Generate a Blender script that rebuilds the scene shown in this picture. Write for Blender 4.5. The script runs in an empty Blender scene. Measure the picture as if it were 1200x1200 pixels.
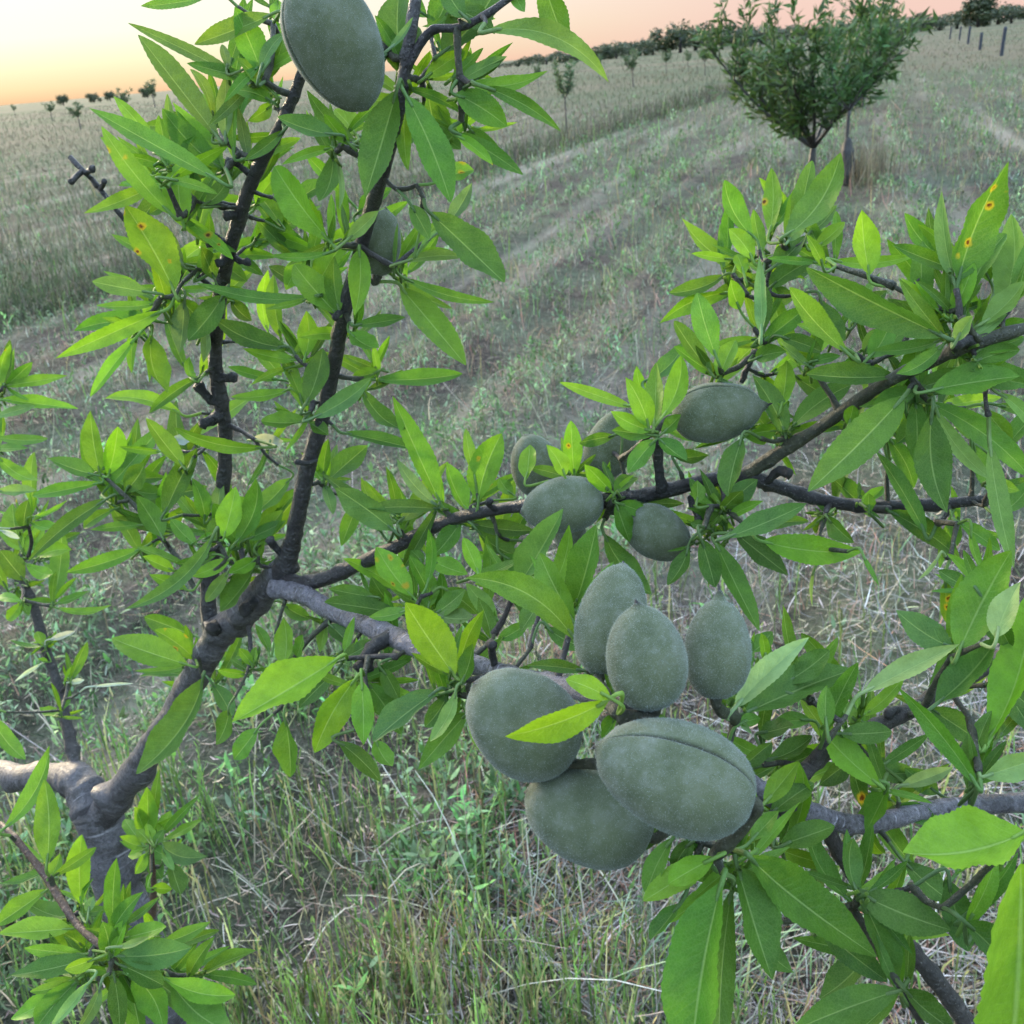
import bpy, bmesh, math, random
import numpy as np
from mathutils import Vector, Matrix, noise
rad = math.radians; ROWA = math.radians(20.5)
sc = bpy.context.scene
COL = sc.collection
random.seed(7); rng = np.random.default_rng(7)

# ------------------------------------------------------------------ camera
CAM = Vector((0, 0, 1.45))
PITCH, ROLL = rad(23.75), rad(5.05)
_X = Vector((1, 0, 0)); _U0 = Vector((0, math.sin(PITCH), math.cos(PITCH)))
FWD = Vector((0, math.cos(PITCH), -math.sin(PITCH)))
RGT = math.cos(ROLL)*_X - math.sin(ROLL)*_U0
UPV = math.sin(ROLL)*_X + math.cos(ROLL)*_U0
cam = bpy.data.cameras.new('camera'); cam_o = bpy.data.objects.new('camera', cam); COL.objects.link(cam_o)
M = Matrix((RGT, UPV, -FWD)).transposed().to_4x4(); M.translation = CAM
cam_o.matrix_world = M
cam.sensor_width = 36; cam.lens = 36; cam.clip_end = 6000; cam.clip_start = 0.02
cam.dof.use_dof = True; cam.dof.focus_distance = 0.44; cam.dof.aperture_fstop = 38
sc.camera = cam_o

def P(px, py, d):
    """a measured photo position at depth d (metres along the view axis) -> world point"""
    return CAM + d*(FWD + (px-600)/1200*RGT - (py-600)/1200*UPV)
def G(px, py):
    v = FWD + (px-600)/1200*RGT - (py-600)/1200*UPV
    k = -CAM.z/v.z
    return CAM + k*v, k

# ------------------------------------------------------------------ helpers
def link(name, me, parent=None):
    o = bpy.data.objects.new(name, me); COL.objects.link(o)
    if parent is not None:
        o.parent = parent; o.matrix_parent_inverse = parent.matrix_world.inverted()
    return o
def empty(name, loc):
    o = bpy.data.objects.new(name, None); COL.objects.link(o)
    o.empty_display_size = .05; o.location = loc; bpy.context.view_layer.update()
    return o
def tag(o, label=None, cat=None, group=None, kind=None):
    if label: o['label'] = label
    if cat: o['category'] = cat
    if group: o['group'] = group
    if kind: o['kind'] = kind
    return o
def local(o, parent):
    """mesh data is given in world space: move it to the parent's origin"""
    o.data.transform(Matrix.Translation(-parent.location)); o.matrix_parent_inverse.identity(); return o

class MB:
    def __init__(s): s.v = []; s.f = []; s.uv = []; s.c = []
    def add(s, vs, fs, uvs=None, cols=None):
        n = len(s.v); s.v += [tuple(x) for x in vs]; s.f += [tuple(i+n for i in f) for f in fs]
        s.uv += uvs if uvs else [(0, 0)]*len(vs)
        s.c += cols if cols else [(1, 1, 1, 1)]*len(vs)
    def mesh(s, name, mat, smooth=True):
        me = bpy.data.meshes.new(name); me.from_pydata(s.v, [], s.f)
        if smooth: me.polygons.foreach_set('use_smooth', [True]*len(me.polygons))
        li = np.empty(len(me.loops), np.int32); me.loops.foreach_get('vertex_index', li)
        uv = me.uv_layers.new(name='UVMap'); uv.data.foreach_set('uv', np.array(s.uv, np.float32)[li].ravel())
        ca = me.color_attributes.new('tone', 'FLOAT_COLOR', 'POINT'); ca.data.foreach_set('color', np.array(s.c, np.float32).ravel())
        me.materials.append(mat); me.update(); return me
    def obj(s, name, mat, parent=None, smooth=True):
        o = link(name, s.mesh(name, mat, smooth))
        if parent is not None:
            o.parent = parent
            root = parent
            off = Vector((0, 0, 0))
            while root is not None: off += root.location; root = root.parent
            o.data.transform(Matrix.Translation(-off))
        return o

def frame(t):
    a = Vector((0, 0, 1)) if abs(t.z) < .9 else Vector((1, 0, 0))
    u = t.cross(a).normalized(); return u, t.cross(u).normalized()

def spline(pts, n):
    """Catmull-Rom through (Vector, radius) pairs -> n points per span"""
    out = []
    for i in range(len(pts)-1):
        p0 = pts[max(i-1, 0)]; p1 = pts[i]; p2 = pts[i+1]; p3 = pts[min(i+2, len(pts)-1)]
        for k in range(n):
            t = k/n; t2 = t*t; t3 = t2*t
            f = lambda a, b, c, d: .5*((2*b)+(-a+c)*t+(2*a-5*b+4*c-d)*t2+(-a+3*b-3*c+d)*t3)
            out.append((f(p0[0], p1[0], p2[0], p3[0]), p1[1]+(p2[1]-p1[1])*t))
    out.append(pts[-1]); return out

def tube(mb, pts, seg=12, bump=0.0, col=(1, 1, 1, 1), knots=0, cap=True, seed=0):
    """swept round tube through (Vector, radius); bark bumps, nodes and swellings included"""
    rn = random.Random(seed); N = len(pts)
    kn = [(rn.uniform(0, N-1), rn.uniform(0, 6.28), rn.uniform(.15, .45)) for _ in range(knots)]
    t0 = (pts[1][0]-pts[0][0]).normalized(); u, w = frame(t0); vs = []; uv = []; L = 0
    for i, (p, r) in enumerate(pts):
        t = (pts[min(i+1, N-1)][0]-pts[max(i-1, 0)][0]).normalized()
        u = (u - t*u.dot(t)).normalized(); w = t.cross(u)
        if i: L += (p-pts[i-1][0]).length
        ring = sum(kh*math.exp(-((i-ki)/.5)**2) for ki, ka, kh in kn[::2])*.30
        for k in range(seg):
            a = 6.2832*k/seg; dr = u*math.cos(a)+w*math.sin(a)
            rr = r*(1+bump*noise.noise((p+dr*r)*(1.2/r if r > .002 else 300))+bump*.5*noise.noise((p+dr*r)*(3.4/r if r > .002 else 800)))
            rr *= 1+ring
            for (ki, ka, kh) in kn:
                dd = ((i-ki)/1.3)**2 + (1-math.cos(a-ka))*2.2
                if dd < 4: rr += r*kh*math.exp(-dd*1.6)
            vs.append(p+dr*rr); uv.append((k/seg, L))
    fs = [(i*seg+k, i*seg+(k+1) % seg, (i+1)*seg+(k+1) % seg, (i+1)*seg+k) for i in range(N-1) for k in range(seg)]
    if cap:
        for i, s_ in ((0, -1), (N-1, 1)):
            vs.append(pts[i][0] + (pts[min(i+1, N-1)][0]-pts[max(i-1, 0)][0]).normalized()*s_*pts[i][1]*.5); uv.append((.5, L))
            c = len(vs)-1; b = i*seg
            fs += [((b+k, b+(k+1) % seg, c) if s_ > 0 else (b+(k+1) % seg, b+k, c)) for k in range(seg)]
    mb.add(vs, fs, uv, [col]*len(vs))

# ------------------------------------------------------------------ materials
class NT:
    def __init__(s, name):
        s.m = bpy.data.materials.new(name); s.m.use_nodes = True; s.t = s.m.node_tree
        s.t.nodes.clear(); s.out = s.n('ShaderNodeOutputMaterial')
    def n(s, typ, **kw):
        nd = s.t.nodes.new(typ)
        for k, v in kw.items(): setattr(nd, k, v)
        return nd
    def l(s, a, b): s.t.links.new(a, b)
    def inp(s, nd, name, val):
        if hasattr(val, 'is_linked') or isinstance(val, bpy.types.NodeSocket): s.l(val, nd.inputs[name])
        else: nd.inputs[name].default_value = val
    def math(s, op, a, b=0.0, c=0.0, clamp=False):
        nd = s.n('ShaderNodeMath', operation=op, use_clamp=clamp)
        for i, v in enumerate((a, b, c)): s.inp(nd, i, v)
        return nd.outputs[0]
    def mix(s, fac, a, b, mode='MIX'):
        nd = s.n('ShaderNodeMix', data_type='RGBA', blend_type=mode)
        s.inp(nd, 0, fac); s.inp(nd, 6, a); s.inp(nd, 7, b); return nd.outputs[2]
    def noise(s, vec, scale, detail=3, rough=.55, out=0):
        nd = s.n('ShaderNodeTexNoise'); s.l(vec, nd.inputs['Vector']); nd.inputs['Scale'].default_value = scale
        nd.inputs['Detail'].default_value = detail; nd.inputs['Roughness'].default_value = rough; return nd.outputs[out]
    def ramp(s, fac, stops):
        nd = s.n('ShaderNodeValToRGB'); s.l(fac, nd.inputs[0]); e = nd.color_ramp.elements
        while len(e) < len(stops): e.new(.5)
        for x, (p, c) in zip(e, stops): x.position = p; x.color = c if len(c) == 4 else (*c, 1)
        return nd.outputs[0]
    def rng(s, v, a, b, c=0., d=1.):
        nd = s.n('ShaderNodeMapRange'); s.inp(nd, 0, v)
        for i, x in enumerate((a, b, c, d)): nd.inputs[i+1].default_value = x
        return nd.outputs[0]
    def bump(s, h, strength, dist):
        nd = s.n('ShaderNodeBump'); s.l(h, nd.inputs['Height']); nd.inputs['Strength'].default_value = strength
        nd.inputs['Distance'].default_value = dist; return nd.outputs[0]
    def pbr(s, col, rough=.6, spec=.4, normal=None, **kw):
        nd = s.n('ShaderNodeBsdfPrincipled'); s.inp(nd, 'Base Color', col); s.inp(nd, 'Roughness', rough)
        nd.inputs['Specular IOR Level'].default_value = spec
        if normal is not None: s.l(normal, nd.inputs['Normal'])
        for k, v in kw.items(): s.inp(nd, k.replace('_', ' '), v)
        return nd.outputs[0]
    def done(s, sh): s.l(sh, s.out.inputs[0]); return s.m

def mat_leaf():
    s = NT('leaf'); at = s.n('ShaderNodeAttribute', attribute_name='tone'); col = at.outputs[0]
    tc = s.n('ShaderNodeTexCoord'); ob = tc.outputs['Object']
    uvn = s.n('ShaderNodeUVMap'); sx = s.n('ShaderNodeSeparateXYZ'); s.l(uvn.outputs[0], sx.inputs[0]); u, v = sx.outputs[0], sx.outputs[1]
    au = s.math('ABSOLUTE', u)
    mot = s.noise(ob, 130, 4, .6)
    col = s.mix(1, col, s.ramp(mot, [(.3, (.78, .8, .75)), (.7, (1.2, 1.15, 1.2))]), 'MULTIPLY')
    big = s.noise(ob, 26, 2)
    col = s.mix(s.rng(big, .45, .75, 0, .35), col, s.mix(1, col, (1.5, 1.18, .8, 1), 'MULTIPLY'))
    # side veins curve towards the tip, midrib runs along the middle
    big0 = s.noise(ob, 45, 1)
    ph = s.math('SUBTRACT', s.math('ADD', s.math('MULTIPLY', v, 50), s.math('MULTIPLY', big0, 7)), s.math('MULTIPLY', au, 9))
    vein = s.math('POWER', s.math('ABSOLUTE', s.math('SINE', ph)), 14)
    vein = s.math('MULTIPLY', vein, s.rng(au, .1, .9, 1, .1))
    mid = s.rng(au, .02, .06, 1, 0)
    cell = s.n('ShaderNodeTexVoronoi', feature='DISTANCE_TO_EDGE'); s.l(ob, cell.inputs['Vector']); cell.inputs['Scale'].default_value = 900
    net = s.rng(cell.outputs[0], .0, .12, 1, 0)
    pale = s.mix(.55, col, (.42, .55, .22, 1))
    col = s.mix(s.math('MULTIPLY', vein, .07), col, pale)
    col = s.mix(s.math('MULTIPLY', net, .12), col, pale)
    col = s.mix(s.math('MULTIPLY', mid, .5), col, pale)
    # paler grey-green underside
    geo = s.n('ShaderNodeNewGeometry')
    under = s.mix(.5, col, (.20, .30, .15, 1))
    col = s.mix(geo.outputs['Backfacing'], col, under)
    # rust / shot-hole spots on the leaves marked for it (alpha of the tone)
    vo = s.n('ShaderNodeTexVoronoi'); s.l(ob, vo.inputs['Vector']); vo.inputs['Scale'].default_value = 150; vo.inputs['Randomness'].default_value = 1
    sepc = s.n('ShaderNodeSeparateColor'); s.l(vo.outputs['Color'], sepc.inputs[0])
    on = s.math('MULTIPLY', s.math('GREATER_THAN', sepc.outputs[0], .66), s.math('LESS_THAN', at.outputs['Alpha'], .5))
    d = s.math('ADD', vo.outputs['Distance'], s.rng(s.noise(ob, 500, 2), 0, 1, -.16, .16))
    halo = s.math('MULTIPLY', s.rng(s.math('DIVIDE', d, s.rng(sepc.outputs[1], 0, 1, .45, 1.25)), .2, .38, 1, 0), on); core = s.math('MULTIPLY', s.rng(s.math('DIVIDE', d, s.rng(sepc.outputs[1], 0, 1, .45, 1.25)), .1, .2, 1, 0), on)
    col = s.mix(halo, col, (.34, .27, .02, 1)); col = s.mix(core, col, (.09, .03, .008, 1))
    h = s.math('ADD', s.math('ADD', s.math('MULTIPLY', vein, -.22), s.math('MULTIPLY', mid, -1.0)), s.math('MULTIPLY', s.noise(ob, 360, 4), 1.3))
    nm = s.bump(h, .35, .0012)
    rough = s.rng(mot, .3, .7, .46, .62)
    pr = s.pbr(col, rough, .22, nm)
    tr = s.n('ShaderNodeBsdfTranslucent'); s.l(s.mix(1, col, (1.5, 1.45, .55, 1), 'MULTIPLY'), tr.inputs[0]); s.l(nm, tr.inputs[1])
    mx = s.n('ShaderNodeMixShader'); mx.inputs[0].default_value = .38; s.l(pr, mx.inputs[1]); s.l(tr.outputs[0], mx.inputs[2])
    return s.done(mx.outputs[0])

def mat_bark(name, dark, light, rough, ring=True):
    s = NT(name); tc = s.n('ShaderNodeTexCoord'); ob = tc.outputs['Object']
    uvn = s.n('ShaderNodeUVMap'); mp = s.n('ShaderNodeMapping'); s.l(uvn.outputs[0], mp.inputs[0]); mp.inputs['Scale'].default_value = (2, 260, 1)
    n1 = s.noise(ob, 60, 5, .65); n2 = s.noise(ob, 420, 5, .7); lent = s.noise(mp.outputs[0], 1.0, 3, .6)
    col = s.mix(s.rng(n1, .40, .60), dark, light)
    col = s.mix(s.rng(n2, .5, .64, 0, .7), col, tuple(x*.35 for x in dark[:3])+(1,))
    col = s.mix(s.rng(lent, .60, .66, 0, .7), col, tuple(min(1, x*1.5+.03) for x in light[:3])+(1,))
    sp = s.noise(ob, 900, 2); col = s.mix(s.rng(sp, .64, .74, 0, .4), col, (.42, .40, .36, 1))
    wv = s.n('ShaderNodeMapping'); s.l(ob, wv.inputs[0]); s.l(s.noise(ob, 90, 3, .6, 1), wv.inputs['Location'])
    ck = s.n('ShaderNodeTexVoronoi', feature='DISTANCE_TO_EDGE'); s.l(wv.outputs[0], ck.inputs['Vector']); ck.inputs['Scale'].default_value = 42
    crack = s.math('MULTIPLY', s.rng(ck.outputs[0], 0, .07, 1, 0), s.rng(n1, .5, .62))
    blot = s.rng(s.noise(ob, 24, 4, .7), .56, .68)
    col = s.mix(s.math('MULTIPLY', blot, .7), col, tuple(x*.45 for x in dark[:3])+(1,))
    col = s.mix(s.math('MULTIPLY', crack, .85), col, tuple(x*.2 for x in dark[:3])+(1,))
    h = s.math('ADD', s.math('ADD', s.math('MULTIPLY', n2, .8), s.math('MULTIPLY', lent, .5)), s.math('MULTIPLY', crack, -1.2))
    return s.done(s.pbr(col, s.rng(n2, .3, .7, rough-.10, rough+.12), .6, s.bump(h, 1.0, .0024)))

def mat_tone(name, rough=.8, spec=.2, transl=0.0, scale=300., var=.25, bumpd=0.0):
    """plain living/dry plant matter: pigment from the 'tone' attribute with fine mottling"""
    s = NT(name); at = s.n('ShaderNodeAttribute', attribute_name='tone'); tc = s.n('ShaderNodeTexCoord')
    n = s.noise(tc.outputs['Object'], scale, 2)
    col = s.mix(1, at.outputs[0], s.ramp(n, [(.3, (1-var,)*3), (.7, (1+var,)*3)]), 'MULTIPLY')
    pr = s.pbr(col, rough, spec, s.bump(n, .5, bumpd) if bumpd else None)
    if not transl: return s.done(pr)
    tr = s.n('ShaderNodeBsdfTranslucent'); s.l(col, tr.inputs[0])
    mx = s.n('ShaderNodeMixShader'); mx.inputs[0].default_value = transl; s.l(pr, mx.inputs[1]); s.l(tr.outputs[0], mx.inputs[2])
    return s.done(mx.outputs[0])

def mat_almond():
    s = NT('almond_hull'); tc = s.n('ShaderNodeTexCoord'); ob = tc.outputs['Object']
    at = s.n('ShaderNodeAttribute', attribute_name='tone')
    n1 = s.noise(ob, 95, 4, .6); n2 = s.noise(ob, 420, 4, .7); n3 = s.noise(ob, 38, 2)
    col = s.ramp(n1, [(.25, (.050, .063, .030)), (.5, (.082, .097, .058)), (.75, (.140, .152, .125))])
    col = s.mix(s.rng(n3, .45, .7, 0, .5), col, (.085, .098, .045, 1))
    col = s.mix(s.rng(n2, .5, .8, 0, .35), col, (.19, .205, .185, 1))
    vo = s.n('ShaderNodeTexVoronoi'); s.l(ob, vo.inputs['Vector']); vo.inputs['Scale'].default_value = 260
    col = s.mix(s.rng(vo.outputs['Distance'], .04, .13, .45, 0), col, (.06, .07, .04, 1))
    col = s.mix(s.rng(at.outputs[0], 0, 1, 1, 0), col, (.03, .032, .022, 1))     # the seam line and the withered style are dark
    fz = s.noise(ob, 2600, 2)
    nm = s.bump(s.math('ADD', s.math('MULTIPLY', n2, 1.0), s.math('MULTIPLY', fz, .6)), .55, .0007)
    sh = s.pbr(col, .82, .18, nm, Sheen_Weight=.15, Sheen_Roughness=.45, Sheen_Tint=(.78, .88, 1, 1))
    return s.done(sh)

def mat_down():
    s = NT('almond_down'); pr = s.pbr((.38, .44, .44, 1), .7, .2)
    tr = s.n('ShaderNodeBsdfTranslucent'); tr.inputs[0].default_value = (.32, .34, .28, 1)
    mx = s.n('ShaderNodeMixShader'); mx.inputs[0].default_value = .5; s.l(pr, mx.inputs[1]); s.l(tr.outputs[0], mx.inputs[2]); return s.done(mx.outputs[0])
def mat_ground():
    s = NT('ground'); tc = s.n('ShaderNodeTexCoord'); ob = tc.outputs['Object']
    mp = s.n('ShaderNodeMapping'); s.l(ob, mp.inputs[0]); mp.inputs['Rotation'].default_value = (0, 0, ROWA)
    mp2 = s.n('ShaderNodeMapping'); s.l(mp.outputs[0], mp2.inputs[0]); mp2.inputs['Scale'].default_value = (1, .06, 1)
    a = s.noise(ob, 1.6, 5, .65); b = s.noise(ob, 28, 5, .7); c = s.noise(ob, .055, 4, .55); r = s.noise(mp2.outputs[0], 1.5, 4, .6)
    b = s.math('ADD', s.math('MULTIPLY', b, .55), s.math('MULTIPLY', s.noise(ob, 150, 4, .7), .45))
    soil = s.ramp(b, [(.36, (.016, .013, .011)), (.5, (.05, .041, .034)), (.64, (.17, .142, .11))])
    grn = s.ramp(b, [(.3, (.03, .04, .024)), (.7, (.15, .185, .11))])
    col = s.mix(s.rng(a, .42, .62, 0, .75), soil, grn)
    straw = s.ramp(b, [(.3, (.19, .16, .125)), (.7, (.44, .385, .31))])
    col = s.mix(s.rng(r, .5, .68, 0, .6), col, straw)
    # farther out the field is seen edge-on: straw and dull green in broad patches
    geo = s.n('ShaderNodeNewGeometry'); ln = s.n('ShaderNodeVectorMath', operation='LENGTH'); s.l(geo.outputs['Position'], ln.inputs[0])
    far = s.mix(s.rng(c, .42, .58), (.066, .076, .040, 1), (.115, .093, .062, 1))
    far = s.mix(s.rng(a, .35, .65, 0, .35), far, (.085, .10, .055, 1))
    col = s.mix(s.rng(ln.outputs['Value'], 14, 45), col, far)
    return s.done(s.pbr(col, .95, .1, s.bump(s.math('ADD', b, a), .9, .03)))
SUN_E = 0.5
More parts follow.
